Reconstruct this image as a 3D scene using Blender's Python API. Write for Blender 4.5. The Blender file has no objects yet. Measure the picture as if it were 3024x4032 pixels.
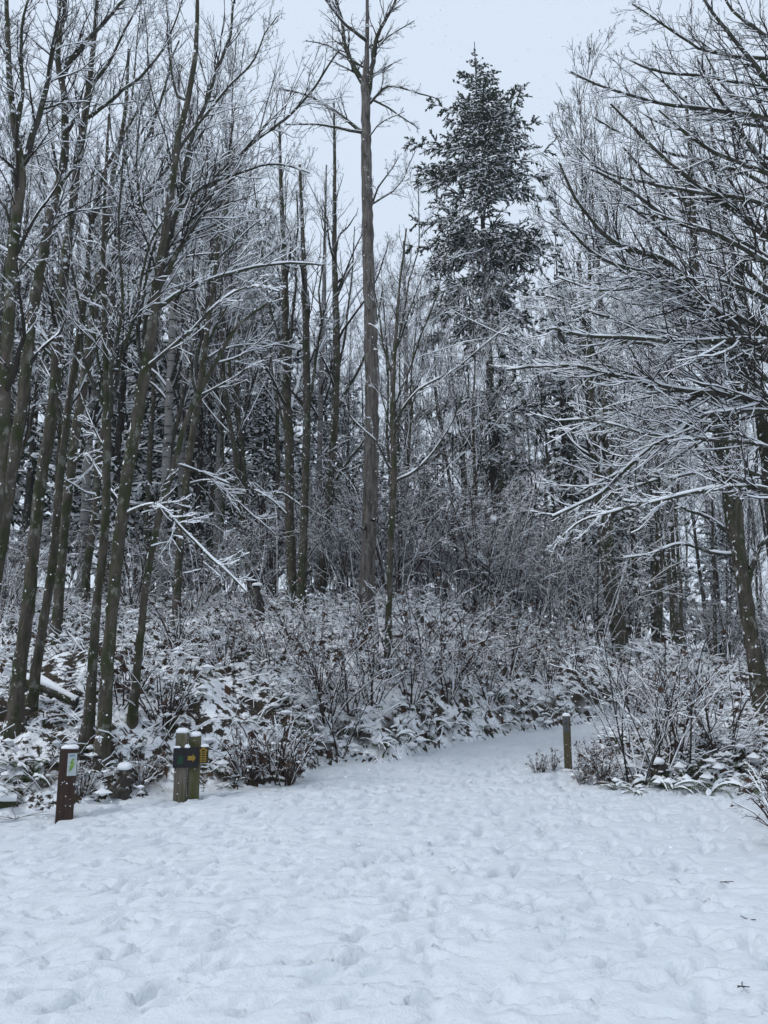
import bpy, math, random
import numpy as np
rng = np.random.default_rng(11)
random.seed(11)
SC = bpy.context.scene
COL = SC.collection

# ------------------------------------------------------------------ camera, sky, sun, exposure
EYE = np.array([0.0, 0.0, 1.6]); PITCH = math.radians(10.0); FPX = 3027.6
cam_d = bpy.data.cameras.new('camera'); cam = bpy.data.objects.new('camera', cam_d); COL.objects.link(cam)
cam.location = EYE; cam.rotation_euler = (math.pi / 2 + PITCH, 0, 0)
cam_d.sensor_fit = 'VERTICAL'; cam_d.sensor_height = 36.0; cam_d.lens = 36.0 * FPX / 4032.0
cam_d.clip_end = 3000; cam_d.clip_start = 0.05
cam_d.dof.use_dof = True; cam_d.dof.focus_distance = 11.0; cam_d.dof.aperture_fstop = 8.0
SC.camera = cam
SUN_EL, SUN_AZ = 52.0, -115.0
wd = bpy.data.worlds.new('World'); SC.world = wd; wd.use_nodes = True
nt = wd.node_tree; nt.nodes.clear()
n_out = nt.nodes.new('ShaderNodeOutputWorld'); n_bg = nt.nodes.new('ShaderNodeBackground')
n_sky = nt.nodes.new('ShaderNodeTexSky'); n_sky.sky_type = 'NISHITA'; n_sky.sun_disc = False
n_sky.sun_elevation = math.radians(SUN_EL); n_sky.sun_rotation = math.radians(SUN_AZ)
n_mix = nt.nodes.new('ShaderNodeMix'); n_mix.data_type = 'RGBA'; n_mix.inputs[0].default_value = 0.92
n_mix.inputs[7].default_value = (7.6, 8.7, 10.2, 1)          # even overcast layer over the clear sky
nt.links.new(n_sky.outputs[0], n_mix.inputs[6]); nt.links.new(n_mix.outputs[2], n_bg.inputs[0])
n_bg.inputs[1].default_value = 0.1
nt.links.new(n_bg.outputs[0], n_out.inputs[0])
sun_d = bpy.data.lights.new('sun', 'SUN'); sun_d.energy = 1.35; sun_d.angle = math.radians(10); sun_d.color = (0.98, 0.99, 1.0)
sun = bpy.data.objects.new('sun', sun_d); COL.objects.link(sun)
sun.rotation_euler = (math.radians(SUN_EL - 90), 0, math.radians(-SUN_AZ))
vs = SC.view_settings; vs.view_transform = 'Standard'; vs.look = 'None'; vs.exposure = 0.0; vs.gamma = 1.0; vs.use_curve_mapping = False
SC.render.engine = 'CYCLES'
SC.cycles.max_bounces = 4; SC.cycles.diffuse_bounces = 2; SC.cycles.glossy_bounces = 2; SC.cycles.transparent_max_bounces = 4
SC.cycles.volume_bounces = 0; SC.cycles.caustics_reflective = False; SC.cycles.caustics_refractive = False
SC.cycles.use_denoising = True; SC.cycles.use_adaptive_sampling = True; SC.cycles.adaptive_threshold = 0.02

# ------------------------------------------------------------------ pixel -> point
CP, SP = math.cos(PITCH), math.sin(PITCH)
def ray(px, py):
    u = (np.asarray(px, float) - 1512) / FPX; v = -(np.asarray(py, float) - 2016) / FPX
    return np.stack([u, CP - SP * v, SP + CP * v], -1)
def W(px, py, Y):
    d = ray(px, py); return EYE + d * (np.asarray(Y, float) / d[..., 1])[..., None]
def pxsize(P):                                   # metres per photograph pixel at P
    return ((P - EYE) @ np.array([0, CP, SP])) / FPX
def norm(a): return a / (np.linalg.norm(a, axis=-1, keepdims=True) + 1e-9)

# ------------------------------------------------------------------ value noise
_H = np.random.default_rng(3).random((256, 256))
def vnoise(x, y):
    xi = np.floor(x).astype(int); yi = np.floor(y).astype(int); fx = x - xi; fy = y - yi
    fx = fx * fx * (3 - 2 * fx); fy = fy * fy * (3 - 2 * fy)
    a = _H[xi & 255, yi & 255]; b = _H[(xi + 1) & 255, yi & 255]; c = _H[xi & 255, (yi + 1) & 255]; d = _H[(xi + 1) & 255, (yi + 1) & 255]
    return (a * (1 - fx) + b * fx) * (1 - fy) + (c * (1 - fx) + d * fx) * fy - 0.5
def fbm(x, y, o=3):
    s = 0; a = 1.0
    for k in range(o): s = s + a * vnoise(x * 2**k + 17.3 * k, y * 2**k + 5.1 * k); a *= 0.5
    return s

# ------------------------------------------------------------------ terrain
def field(x, y): return 0.06 * np.clip(-np.log1p(np.exp(np.clip(-x * 1.5, -30, 30))) / 1.5, -7, 0) - 0.004 * np.clip(y - 4, 0, 20) + 0.055 * np.clip(y - 10.5, 0, 8) * np.clip((x + 2) / 2, 0, 1)
def ground_at(px, py):                            # where the ray meets the flat clearing
    d = ray(px, py); Y = 8.0
    for _ in range(40):
        p = EYE + d * (Y / d[1]); z = float(field(p[0], p[1])); Y = 0.5 * Y + 0.5 * ((z - EYE[2]) / d[2] * d[1])
    return [float(EYE[0] + d[0] * Y / d[1]), float(Y)]
S = 3024 / 1659.0
def gd(x, y): return ground_at(x * S, y * S)
LB = [gd(-700, 1810), gd(-300, 1785), gd(0, 1765), gd(200, 1738), gd(430, 1712), gd(640, 1690), gd(690, 1655), gd(760, 1642), gd(830, 1648), gd(900, 1628), gd(1050, 1598), gd(1180, 1574), gd(1290, 1556)]
LB += [[6.5, LB[-1][1] + 1.6], [10, LB[-1][1] + 3.0], [20, LB[-1][1] + 5], [60, LB[-1][1] + 9], [60, 300], [-300, 300], [-300, LB[0][1]]]
RM = [gd(1250, 1650), gd(1228, 1690), gd(1300, 1702), gd(1400, 1707), gd(1560, 1702), gd(1680, 1697), gd(1900, 1700), [14, 9.6], [80, 9.0], [80, 20], [20, LB[12][1] + 2.6], [10, LB[12][1] + 0.9], [6.5, LB[12][1] - 0.5], gd(1320, 1594), gd(1275, 1622)]
def signed(x, y, poly):
    ins = np.zeros(x.shape, bool); best = np.full(x.shape, 1e9); n = len(poly)
    for i in range(n):
        ax, ay = poly[i]; bx, by = poly[(i + 1) % n]
        cond = ((ay > y) != (by > y)); xx = (bx - ax) * (y - ay) / ((by - ay) if by != ay else 1e-9) + ax
        ins ^= cond & (x < xx)
        t = np.clip(((x - ax) * (bx - ax) + (y - ay) * (by - ay)) / ((bx - ax)**2 + (by - ay)**2 + 1e-12), 0, 1)
        best = np.minimum(best, np.hypot(x - ax - t * (bx - ax), y - ay - t * (by - ay)))
    return np.where(ins, best, -best)
def terrain(x, y, parts=False):
    x = np.asarray(x, float); y = np.asarray(y, float)
    z = field(x, y)
    sl = signed(x, y, LB); sr = signed(x, y, RM)
    s = np.clip(sl, 0, None)
    amp = np.interp(x, [-8, 0.5, 4, 8, 14, 30], [2.6, 2.75, 2.35, 1.4, 0.2, -1.5])
    h = amp * (1 - np.exp(-s / 4.6)) + np.interp(x, [-2, 3, 10], [0.075, 0.03, -0.03]) * s
    h = h + 0.36 * (1 - np.exp(-s / 0.35)) * np.interp(x, [-1.5, 0.5], [0.25, 1]) * (s > 0)
    ru = np.clip(s / 0.5, 0, 1)
    h = h + ru * (0.34 * fbm(x * 0.9, y * 0.9) + 0.20 * np.abs(fbm(x * 2.6 + 9, y * 2.6)))
    s2 = np.clip(sr, 0, None); ru2 = np.clip(s2 / 0.9, 0, 1)
    h2 = 0.62 * (1 - np.exp(-(s2 / 1.3)**1.5)) + ru2 * (0.22 * fbm(x * 1.2, y * 1.2) + 0.16 * np.abs(fbm(x * 3 + 4, y * 3)))
    z = z + h + h2
    z = z + 0.05 * fbm(x * 0.35, y * 0.35, 2) - np.clip(x - 9, 0, 60) * np.clip(y - 20, 0, 40) * 0.004
    if parts: return z, sl, sr
    return z
def hit(px, py, y0=4.0, y1=60.0):
    d = ray(px, py); Y = np.arange(y0, y1, 0.05); p = EYE + d[None] * (Y / d[1])[:, None]
    below = np.nonzero(p[:, 2] <= terrain(p[:, 0], p[:, 1]))[0]
    if len(below): return float(Y[below[0]])
    near = Y < 22; return float(Y[near][(p[near, 2] - terrain(p[near, 0], p[near, 1])).argmin()])

# ------------------------------------------------------------------ materials
class NT:
    def __init__(s, name):
        s.m = bpy.data.materials.new(name); s.m.use_nodes = True; s.t = s.m.node_tree
        s.b = s.t.nodes['Principled BSDF']; s.b.inputs['Roughness'].default_value = 0.85; s.b.inputs['Specular IOR Level'].default_value = 0.2
        s.geo = s.t.nodes.new('ShaderNodeNewGeometry')
    def n(s, kind, **kw):
        o = s.t.nodes.new(kind)
        for k, v in kw.items(): setattr(o, k, v)
        return o
    def l(s, a, b): s.t.links.new(a, b)
    def pos(s, sx=1, sy=1, sz=1):
        m = s.n('ShaderNodeMapping'); m.inputs['Scale'].default_value = (sx, sy, sz); s.l(s.geo.outputs['Position'], m.inputs['Vector']); return m.outputs[0]
    def noise(s, vec, scale, detail=3, rough=0.55):
        o = s.n('ShaderNodeTexNoise'); o.inputs['Scale'].default_value = scale; o.inputs['Detail'].default_value = detail; o.inputs['Roughness'].default_value = rough
        s.l(vec, o.inputs['Vector']); return o.outputs['Fac']
    def ramp(s, fac, stops):
        o = s.n('ShaderNodeValToRGB'); e = o.color_ramp.elements
        while len(e) < len(stops): e.new(0.5)
        for el, (p, c) in zip(e, stops): el.position = p; el.color = (*c, 1) if len(c) == 3 else c
        s.l(fac, o.inputs[0]); return o.outputs[0]
    def mix(s, fac, a, b):
        o = s.n('ShaderNodeMix', data_type='RGBA')
        for sock, v in ((o.inputs[0], fac), (o.inputs[6], a), (o.inputs[7], b)):
            if hasattr(v, 'links'): s.l(v, sock)
            else: sock.default_value = v if isinstance(v, float) else (*v, 1)
        return o.outputs[2]
    def math(s, op, a, b=0.0, clamp=False):
        o = s.n('ShaderNodeMath', operation=op, use_clamp=clamp)
        for sock, v in ((o.inputs[0], a), (o.inputs[1], b)):
            if hasattr(v, 'links'): s.l(v, sock)
            else: sock.default_value = v
        return o.outputs[0]
    def facing(s, d):
        o = s.n('ShaderNodeVectorMath', operation='DOT_PRODUCT'); s.l(s.geo.outputs['Normal'], o.inputs[0]); o.inputs[1].default_value = d; return o.outputs['Value']
    def bump(s, h, strength, dist):
        o = s.n('ShaderNodeBump'); o.inputs['Strength'].default_value = strength; o.inputs['Distance'].default_value = dist
        s.l(h, o.inputs['Height']); s.l(o.outputs[0], s.b.inputs['Normal'])
    def done(s, col, rough=None):
        if hasattr(col, 'links'): s.l(col, s.b.inputs['Base Color'])
        else: s.b.inputs['Base Color'].default_value = (*col, 1)
        if rough is not None: s.b.inputs['Roughness'].default_value = rough
        return s.m
SNOWC = (0.86, 0.88, 0.90)
def bark(name, dark, light, moss, moss_amt, spots, zs=0.22, bumpd=0.012, fine=26, bands=False):
    m = NT(name); v = m.pos(1, 1, zs)
    c = m.ramp(m.noise(v, fine, 5, 0.65), [(0.3, dark), (0.68, light)])
    if bands:
        c = m.mix(m.ramp(m.noise(m.pos(1.2, 1.2, 9), 1.7, 3), [(0.56, (0, 0, 0)), (0.64, (1, 1, 1))]), c, (0.045, 0.042, 0.04))
    if moss_amt > 0:
        mf = m.ramp(m.noise(m.pos(1, 1, 0.6), 5.0, 4), [(0.62 - moss_amt, (0, 0, 0)), (0.72 - moss_amt * 0.6, (1, 1, 1))])
        c = m.mix(m.math('MULTIPLY', mf, 0.85), c, moss)
        lf = m.ramp(m.noise(m.pos(1, 1, 0.7), 7.5, 4, 0.65), [(0.57, (0, 0, 0)), (0.64, (0.75, 0.75, 0.75))]); c = m.mix(lf, c, (0.19, 0.19, 0.165))
    if spots > 0:                                   # snow blown on to the bark
        f = m.math('ADD', m.noise(m.pos(1, 1, 0.8), 16, 3), m.math('MULTIPLY', m.facing((-0.55, -0.15, 0.9)), 0.16))
        c = m.mix(m.ramp(f, [(0.80 - spots, (0, 0, 0)), (0.85 - spots, (1, 1, 1))]), c, SNOWC)
    m.bump(m.noise(v, fine * 1.1, 4, 0.6), 0.9, bumpd)
    return m.done(c, 0.9)
M = {}
M['maple'] = bark('maple_bark', (0.03, 0.025, 0.02), (0.11, 0.093, 0.074), (0.03, 0.037, 0.012), 0.19, 0.11, fine=15, bumpd=0.03)
M['limb'] = bark('limb_bark', (0.024, 0.022, 0.019), (0.075, 0.068, 0.058), (0.032, 0.038, 0.015), 0.2, 0.10, zs=0.6, fine=20)
M['cottonwood'] = bark('cottonwood_bark', (0.022, 0.019, 0.017), (0.19, 0.165, 0.148), (0.03, 0.034, 0.016), 0.02, 0.015, zs=0.1, bumpd=0.03, fine=22)
M['birch'] = bark('birch_bark', (0.16, 0.15, 0.14), (0.30, 0.29, 0.275), (0.05, 0.05, 0.03), 0.0, 0.02, zs=3.0, bands=True)
M['firbark'] = bark('fir_bark', (0.022, 0.019, 0.016), (0.07, 0.06, 0.052), (0.03, 0.035, 0.016), 0.05, 0.03, zs=0.15)
M['twig'] = NT('twig_bark').done((0.026, 0.021, 0.017), 0.85)
M['redtwig'] = NT('shrub_stem').done((0.04, 0.025, 0.021), 0.85)
def leafmat(name, a, b, sc=6):
    m = NT(name); return m.done(m.ramp(m.noise(m.pos(), sc, 2), [(0.35, a), (0.65, b)]), 0.75)
M['needle'] = leafmat('fir_needles', (0.012, 0.022, 0.014), (0.032, 0.048, 0.026), 3)
M['fern'] = leafmat('fern_leaf', (0.018, 0.032, 0.010), (0.055, 0.075, 0.022), 8)
M['leaf'] = leafmat('dead_leaf', (0.028, 0.016, 0.011), (0.085, 0.045, 0.028), 9)
def snowmat(name, litter=0.0, dirt=False):
    m = NT(name); p = m.pos()
    c = m.mix(m.noise(p, 1.3, 3), *(((0.58, 0.62, 0.665), (0.70, 0.725, 0.75)) if dirt else ((0.78, 0.81, 0.85), (0.88, 0.89, 0.905))))
    if dirt:                                        # slush and grit walked into the snow
        d = m.ramp(m.noise(m.pos(1, 1.6, 1), 2.2, 6, 0.72), [(0.60, (0, 0, 0)), (0.80, (0.5, 0.5, 0.5))])
        c = m.mix(d, c, (0.55, 0.54, 0.53))
        rot = m.n('ShaderNodeMapping'); rot.inputs['Rotation'].default_value = (0, 0, -0.5); rot.inputs['Scale'].default_value = (1, 2.6, 1); m.l(m.geo.outputs['Position'], rot.inputs['Vector'])
        sc_ = m.ramp(m.noise(rot.outputs[0], 5.5, 5, 0.7), [(0.63, (0, 0, 0)), (0.72, (0.6, 0.6, 0.6))]); c = m.mix(sc_, c, (0.40, 0.40, 0.41))
    if litter:                                      # leaf litter the snow has not covered
        f = m.ramp(m.math('ADD', m.noise(p, 6.5, 5, 0.68), m.math('MULTIPLY', m.math('SUBTRACT', m.noise(p, 0.9, 2), 0.5), 0.45)), [(0.50 + litter - 0.03, (1, 1, 1)), (0.50 + litter + 0.03, (0, 0, 0))])
        at = m.n('ShaderNodeAttribute'); at.attribute_name = 'cut'      # soil laid bare where the bank is cut
        cf = m.math('MULTIPLY', at.outputs['Fac'], m.ramp(m.noise(p, 2.6, 4), [(0.45, (0, 0, 0)), (0.56, (1, 1, 1))])); f = m.math('MAXIMUM', f, cf)
        lit = m.ramp(m.noise(p, 30, 3), [(0.35, (0.014, 0.011, 0.008)), (0.55, (0.045, 0.032, 0.02)), (0.7, (0.03, 0.034, 0.014))])
        c = m.mix(f, c, lit)
    h = m.math('ADD', m.noise(p, 14, 4, 0.6), m.math('MULTIPLY', m.noise(p, 70, 2), 0.25))
    m.bump(h, 0.8, 0.02)
    m.b.inputs['Subsurface Weight'].default_value = 0.0
    return m.done(c, 0.75)
M['snow'] = snowmat('snow')
M['ground'] = snowmat('trodden_snow', dirt=True)
M['bank'] = snowmat('snow_over_litter', litter=-0.02)
M['flake'] = NT('snowflake').done((0.9, 0.92, 0.95), 0.8)
def flat(name, col, rough=0.7): return NT(name).done(col, rough)
def wood(name, a, b, moss=None, fine=18):
    m = NT(name); v = m.pos(1, 1, 0.06); c = m.ramp(m.noise(v, fine * 3, 5, 0.6), [(0.3, a), (0.7, b)])
    if moss: c = m.mix(m.ramp(m.noise(m.pos(1, 1, 0.4), 9, 4), [(0.45, (0, 0, 0)), (0.65, (1, 1, 1))]), c, moss)
    m.bump(m.noise(v, fine * 4, 4), 0.6, 0.006); return m.done(c, 0.85)
M['post_grey'] = wood('weathered_timber', (0.07, 0.06, 0.045), (0.19, 0.17, 0.135), (0.075, 0.075, 0.03))
M['post_moss'] = wood('mossy_timber', (0.06, 0.055, 0.03), (0.15, 0.135, 0.085), (0.075, 0.08, 0.025))
M['post_brown'] = wood('brown_stain', (0.032, 0.019, 0.015), (0.06, 0.037, 0.029))
M['post_olive'] = wood('olive_timber', (0.06, 0.05, 0.03), (0.13, 0.11, 0.065))
M['board'] = flat('dark_board', (0.017, 0.016, 0.019)); M['yellow'] = wood('yellow_paint', (0.20, 0.13, 0.02), (0.34, 0.23, 0.045))
M['greenpaint'] = flat('dull_green_paint', (0.014, 0.05, 0.028)); M['brownboard'] = flat('brown_board', (0.035, 0.026, 0.012))
M['panel'] = flat('map_panel', (0.42, 0.46, 0.47), 0.4); M['mapgreen'] = leafmat('map_green', (0.13, 0.24, 0.05), (0.25, 0.40, 0.10), 25)
M['ink'] = flat('ink', (0.02, 0.02, 0.022)); M['plaque'] = flat('grey_plaque', (0.10, 0.105, 0.11), 0.5); M['metal'] = flat('bolt_metal', (0.05, 0.05, 0.05), 0.5)
M['fungus'] = flat('fungus', (0.03, 0.024, 0.02)); M['blue'] = flat('map_header', (0.20, 0.26, 0.34))

# ------------------------------------------------------------------ mesh helpers
def make_mesh(name, V, Q, mats, mi=None, smooth=True):
    me = bpy.data.meshes.new(name); V = np.ascontiguousarray(V, np.float32).reshape(-1, 3); Q = np.ascontiguousarray(Q, np.int32)
    k = Q.shape[1]
    me.vertices.add(len(V)); me.vertices.foreach_set('co', V.ravel())
    me.loops.add(Q.size); me.loops.foreach_set('vertex_index', Q.ravel())
    me.polygons.add(len(Q)); me.polygons.foreach_set('loop_start', np.arange(len(Q), dtype=np.int32) * k)
    if mi is not None: me.polygons.foreach_set('material_index', np.ascontiguousarray(mi, np.int32))
    me.polygons.foreach_set('use_smooth', np.full(len(Q), smooth))
    for m in mats: me.materials.append(M[m])
    me.update(calc_edges=True); me.validate(); return me
def obj(name, me, parent=None, loc=None):
    o = bpy.data.objects.new(name, me); COL.objects.link(o)
    if parent: o.parent = parent
    if loc is not None: o.location = loc
    return o
def thing(name, label, cat, loc=(0, 0, 0), rz=0.0, group=None):
    o = bpy.data.objects.new(name, None); COL.objects.link(o); o.empty_display_size = 0.2
    o.location = loc; o.rotation_euler = (0, 0, rz); o['label'] = label; o['category'] = cat
    if group: o['group'] = group
    return o
def tag(o, label, cat, group=None):
    o['label'] = label; o['category'] = cat
    if group: o['group'] = group
    return o
def dup(root, loc, rz, sc, label=None, group=None, tilt=(0, 0)):
    r = root.copy(); COL.objects.link(r); r.location = loc; r.rotation_euler = (tilt[0], tilt[1], rz)
    r.scale = (sc, sc, sc) if np.isscalar(sc) else sc
    if label: r['label'] = label
    if group: r['group'] = group
    for ch in root.children:
        c = ch.copy(); COL.objects.link(c); c.parent = r
        for g in ch.children:
            d = g.copy(); COL.objects.link(d); d.parent = c
    return r
def to_px(x, y, z=2.0):
    d = np.array([x, y, z]) - EYE; return 1512 + FPX * d[0] / (d[1] * CP + d[2] * SP)
ORD = ['leftmost'] + [w + ' from left' for w in 'second third fourth fifth sixth seventh eighth ninth tenth eleventh twelfth thirteenth fourteenth fifteenth sixteenth seventeenth eighteenth nineteenth twentieth'.split()]
ZONES = [(430, 'behind the leftmost maples'), (800, 'behind the large leaning maple'), (1110, 'between birches and middle clump'), (1400, 'behind the middle clump'), (1700, 'just right of the central trunk'), (2080, 'around the foot of the fir'), (2500, 'by the two parallel trunks'), (2800, 'left of the leaning right-hand maple'), (9999, 'along the right edge')]
def single_out(objs, one, many, zones=ZONES):
    lo = -1e9
    for hi, z in zones:
        m = sorted([o for o in objs if lo <= to_px(*o.location[:2]) < hi], key=lambda o: to_px(*o.location[:2])); lo = hi
        for i, o in enumerate(m): o['label'] = f'{one} {z}' if len(m) == 1 else f'{ORD[min(i, 19)]} of {many} {z}'
class Geo:
    """collects four-sided twigs and boughs: the upper two faces carry snow, the lower two bark or needles"""
    def __init__(s): s.V = []; s.Q = []; s.I = []; s.n = 0
    def prism(s, P, R, snow=None, mb=0, ms=1, wide=1.0, deep=1.0):
        K, n, _ = P.shape
        if K == 0: return
        T = norm(np.gradient(P, axis=1)); up = np.zeros_like(T); up[..., 2] = 1; up[..., 0] = 0.06
        side = norm(np.cross(T, up)); u2 = np.cross(side, T); R = R[..., None]
        st = np.zeros((K, n)) if snow is None else snow
        ring = np.stack([P - side * R * wide, P + u2 * (R + st[..., None]), P + side * R * wide, P - u2 * R * deep], 2)
        s.V.append(ring.reshape(-1, 3))
        b = s.n + (np.arange(K)[:, None, None] * n + np.arange(n - 1)[None, :, None]) * 4; j = np.arange(4)[None, None]; j2 = (j + 1) % 4
        q = np.stack([b + j, b + j2, b + 4 + j2, b + 4 + j], -1); s.Q.append(q.reshape(-1, 4))
        mi = np.full((K, n - 1, 4), mb); sn = (st[:, :-1] + st[:, 1:]) > 1e-6
        mi[..., 0][sn] = ms; mi[..., 1][sn] = ms
        s.I.append(mi.reshape(-1)); s.n += K * n * 4
    def round(s, P, R, m=10, mb=0, bumpy=0.0, ref=(0, 1, 0)):
        n = len(P); T = norm(np.gradient(P, axis=0)); side = norm(np.cross(T, np.array(ref, float))); u2 = np.cross(side, T)
        a = np.linspace(0, 2 * math.pi, m, endpoint=False)
        rr = R[:, None] * (1 + bumpy * (rng.random((n, m)) - 0.5) * 2)
        ring = P[:, None] + rr[..., None] * (side[:, None] * np.cos(a)[None, :, None] + u2[:, None] * np.sin(a)[None, :, None])
        s.V.append(ring.reshape(-1, 3)); b = s.n + np.arange(n - 1)[:, None] * m; j = np.arange(m)[None]; j2 = (j + 1) % m
        s.Q.append(np.stack([b + j, b + m + j, b + m + j2, b + j2], -1).reshape(-1, 4)); s.I.append(np.full((n - 1) * m, mb)); s.n += n * m
    def quads(s, V, mb=0):                               # V (K,4,3)
        K = len(V); s.V.append(V.reshape(-1, 3)); s.Q.append(s.n + np.arange(K * 4).reshape(-1, 4)); s.I.append(np.full(K, mb)); s.n += K * 4
    def blobs(s, C, rad, mb=1, sq=0.6):                  # small lumps, eight triangles folded into quads
        K = len(C); d = np.array([[1, 0, 0], [0, 1, 0], [-1, 0, 0], [0, -1, 0], [0, 0, 1], [0, 0, -1]], float)
        v = C[:, None] + d[None] * rad[:, None, None] * (0.7 + 0.6 * rng.random((K, 6, 1))) * np.array([1, 1, sq])
        s.V.append(v.reshape(-1, 3))
        f = np.array([[1, 2, 4, 0], [3, 0, 4, 2], [1, 0, 5, 2], [3, 2, 5, 0]])
        s.Q.append((s.n + np.arange(K)[:, None, None] * 6 + f[None]).reshape(-1, 4)); s.I.append(np.full(K * 4, mb)); s.n += K * 6
    def mesh(s, name, mats, origin=(0, 0, 0), smooth=False):
        V = np.concatenate(s.V) - np.asarray(origin, float)
        return make_mesh(name, V, np.concatenate(s.Q), mats, np.concatenate(s.I), smooth)
def curve(pts, n):
    pts = np.asarray(pts, float); k = len(pts)
    d = np.r_[0, np.cumsum(np.linalg.norm(np.diff(pts[:, :3], axis=0), axis=1))]; t = np.linspace(0, d[-1], n)
    lin = np.stack([np.interp(t, d, pts[:, i]) for i in range(pts.shape[1])], 1)
    for _ in range(max(1, n // k // 2)):
        lin[1:-1] = 0.25 * lin[:-2] + 0.5 * lin[1:-1] + 0.25 * lin[2:]
    return lin
def spawn(P, R, per, lr, ang, npts, rr, up=0.0, curl=0.18, trop=0.0, tmin=0.15, tmax=0.98, flatz=1.0, rmin=0.003, absL=None, taper=0.3):
    K, n, _ = P.shape
    per = np.full(K, per) if np.isscalar(per) else per
    idx = np.repeat(np.arange(K), per); N = len(idx)
    if N == 0: return np.zeros((0, npts, 3)), np.zeros((0, npts))
    t = rng.uniform(tmin, tmax, N); f = t * (n - 1); i = np.minimum(f.astype(int), n - 2); w = (f - i)[:, None]
    A = P[idx, i]; B = P[idx, i + 1]; pos = A * (1 - w) + B * w; tan = norm(B - A)
    rad = R[idx, i] * (1 - w[:, 0]) + R[idx, i + 1] * w[:, 0]
    plen = np.linalg.norm(np.diff(P, axis=1), axis=2).sum(1)[idx]
    q = rng.normal(size=(N, 3)); q[:, 2] *= flatz; q -= tan * (q * tan).sum(1, keepdims=True); q = norm(q)
    a = rng.uniform(ang[0], ang[1], N)[:, None]; d = np.cos(a) * tan + np.sin(a) * q; d[:, 2] += up; d = norm(d)
    L = (plen * rng.uniform(lr[0], lr[1], N) * (1.15 - 0.75 * t)) if absL is None else rng.uniform(absL[0], absL[1], N)
    out = np.empty((N, npts, 3)); out[:, 0] = pos
    for k in range(1, npts):
        out[:, k] = out[:, k - 1] + d * (L / (npts - 1))[:, None]
        d = d + curl * rng.normal(size=(N, 3)); d[:, 2] += trop; d = norm(d)
    r0 = np.maximum(rad * rr, rmin); RR = r0[:, None] * np.linspace(1, taper, npts)[None]
    return out, np.maximum(RR, rmin * 0.6)
def snow_on(P, amt, keep=0.85, lo=0.3):
    amt, keep = amt * 0.8, keep * 0.86
    """snow depth along twigs: more on level ones, gaps here and there"""
    T = norm(np.gradient(P, axis=1)); lev = 1 - np.abs(T[..., 2]); lev = np.clip(lev * 1.6, 0, 1)
    s = amt * (lo + rng.random(P.shape[:2]) * 1.0) * lev
    gap = rng.random(len(P)) > keep
    s[gap] = 0
    return s
def ridge(geo, P, R, amt, keep=0.85):                    # lumpy ridge of snow along the top of a limb
    n = len(P); m = max(n, int(np.linalg.norm(np.diff(P, axis=0), axis=1).sum() / 0.09)); C = curve(np.c_[P, R], m); P, R = C[:, :3], C[:, 3]
    T = norm(np.gradient(P, axis=0)); lev = np.clip((1 - np.abs(T[:, 2])) * 1.9, 0.0, 1)
    up = np.zeros_like(T); up[:, 2] = 1; side = norm(np.cross(T, up)); u2 = np.cross(side, T)
    nz = np.interp(np.arange(m), np.arange(0, m + 3, 3), rng.random(len(np.arange(0, m + 3, 3))))
    th = amt * (0.5 + 1.0 * nz) * lev * (nz < keep + 0.1) + 0.0005
    wd_ = R * (0.72 + 0.25 * nz) * np.clip(th / (amt * 0.4), 0, 1)
    base = P + u2 * (R * 0.55)[:, None]
    prof = [(-1.0, 0.0), (-0.78, 0.75), (0.0, 1.15), (0.78, 0.75), (1.0, 0.0), (0.0, -0.3)]
    ring = np.stack([base + side * (wd_ * a)[:, None] + u2 * ((th + R * 0.4) * b * np.clip(th / (amt * 0.4), 0, 1))[:, None] for a, b in prof], 1)
    k = len(prof); geo.V.append(ring.reshape(-1, 3)); b = geo.n + np.arange(m - 1)[:, None] * k; j = np.arange(k)[None]; j2 = (j + 1) % k
    geo.Q.append(np.stack([b + j, b + j2, b + k + j2, b + k + j], -1).reshape(-1, 4)); geo.I.append(np.zeros((m - 1) * k, int)); geo.n += m * k

# ------------------------------------------------------------------ the ground
def axis(segs):
    out = [segs[0][0]]
    for a, b, h in segs:
        k = max(1, int(round((b - a) / h))); out += list(np.linspace(a, b, k + 1)[1:])
    return np.array(out)
def geom(a, b, h0, h1):
    out = [a]; h = h0; g = 1.12
    while abs(out[-1] - a) < abs(b - a): out.append(out[-1] + (h if b > a else -h)); h = min(h * g, h1)
    return np.array(out)
gx = np.r_[geom(-6.0, -90, 0.06, 6)[::-1], axis([(-6.0, 6.0, 0.030)])[1:-1], geom(6.0, 90, 0.05, 6)]
gy = np.r_[geom(2.6, -30, 0.05, 5)[::-1], axis([(2.6, 7, 0.024), (7, 11, 0.038), (11, 20, 0.075)])[1:-1], geom(20, 260, 0.1, 8)]
GX, GY = np.meshgrid(gx, gy); GZ, SL, SR = terrain(GX, GY, True)
clear = np.clip(-np.maximum(SL, SR) / 0.35, 0, 1)         # 1 on the open snow
sm = 0.010 * fbm(GX * 1.7, GY * 1.7, 3) + 0.010 * fbm(GX * 7, GY * 7, 2) * (0.4 + clear)
trod = np.clip(0.75 + 1.3 * fbm(GX * 0.5 + 3, GY * 0.5 + 8, 2), 0.25, 1.25)
sm += clear * trod * (0.015 * np.abs(fbm(GX * 3.2 + 40, GY * 4.4, 3)) + 0.009 * fbm(GX * 11, GY * 15, 2))
GZ = GZ + sm
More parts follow.
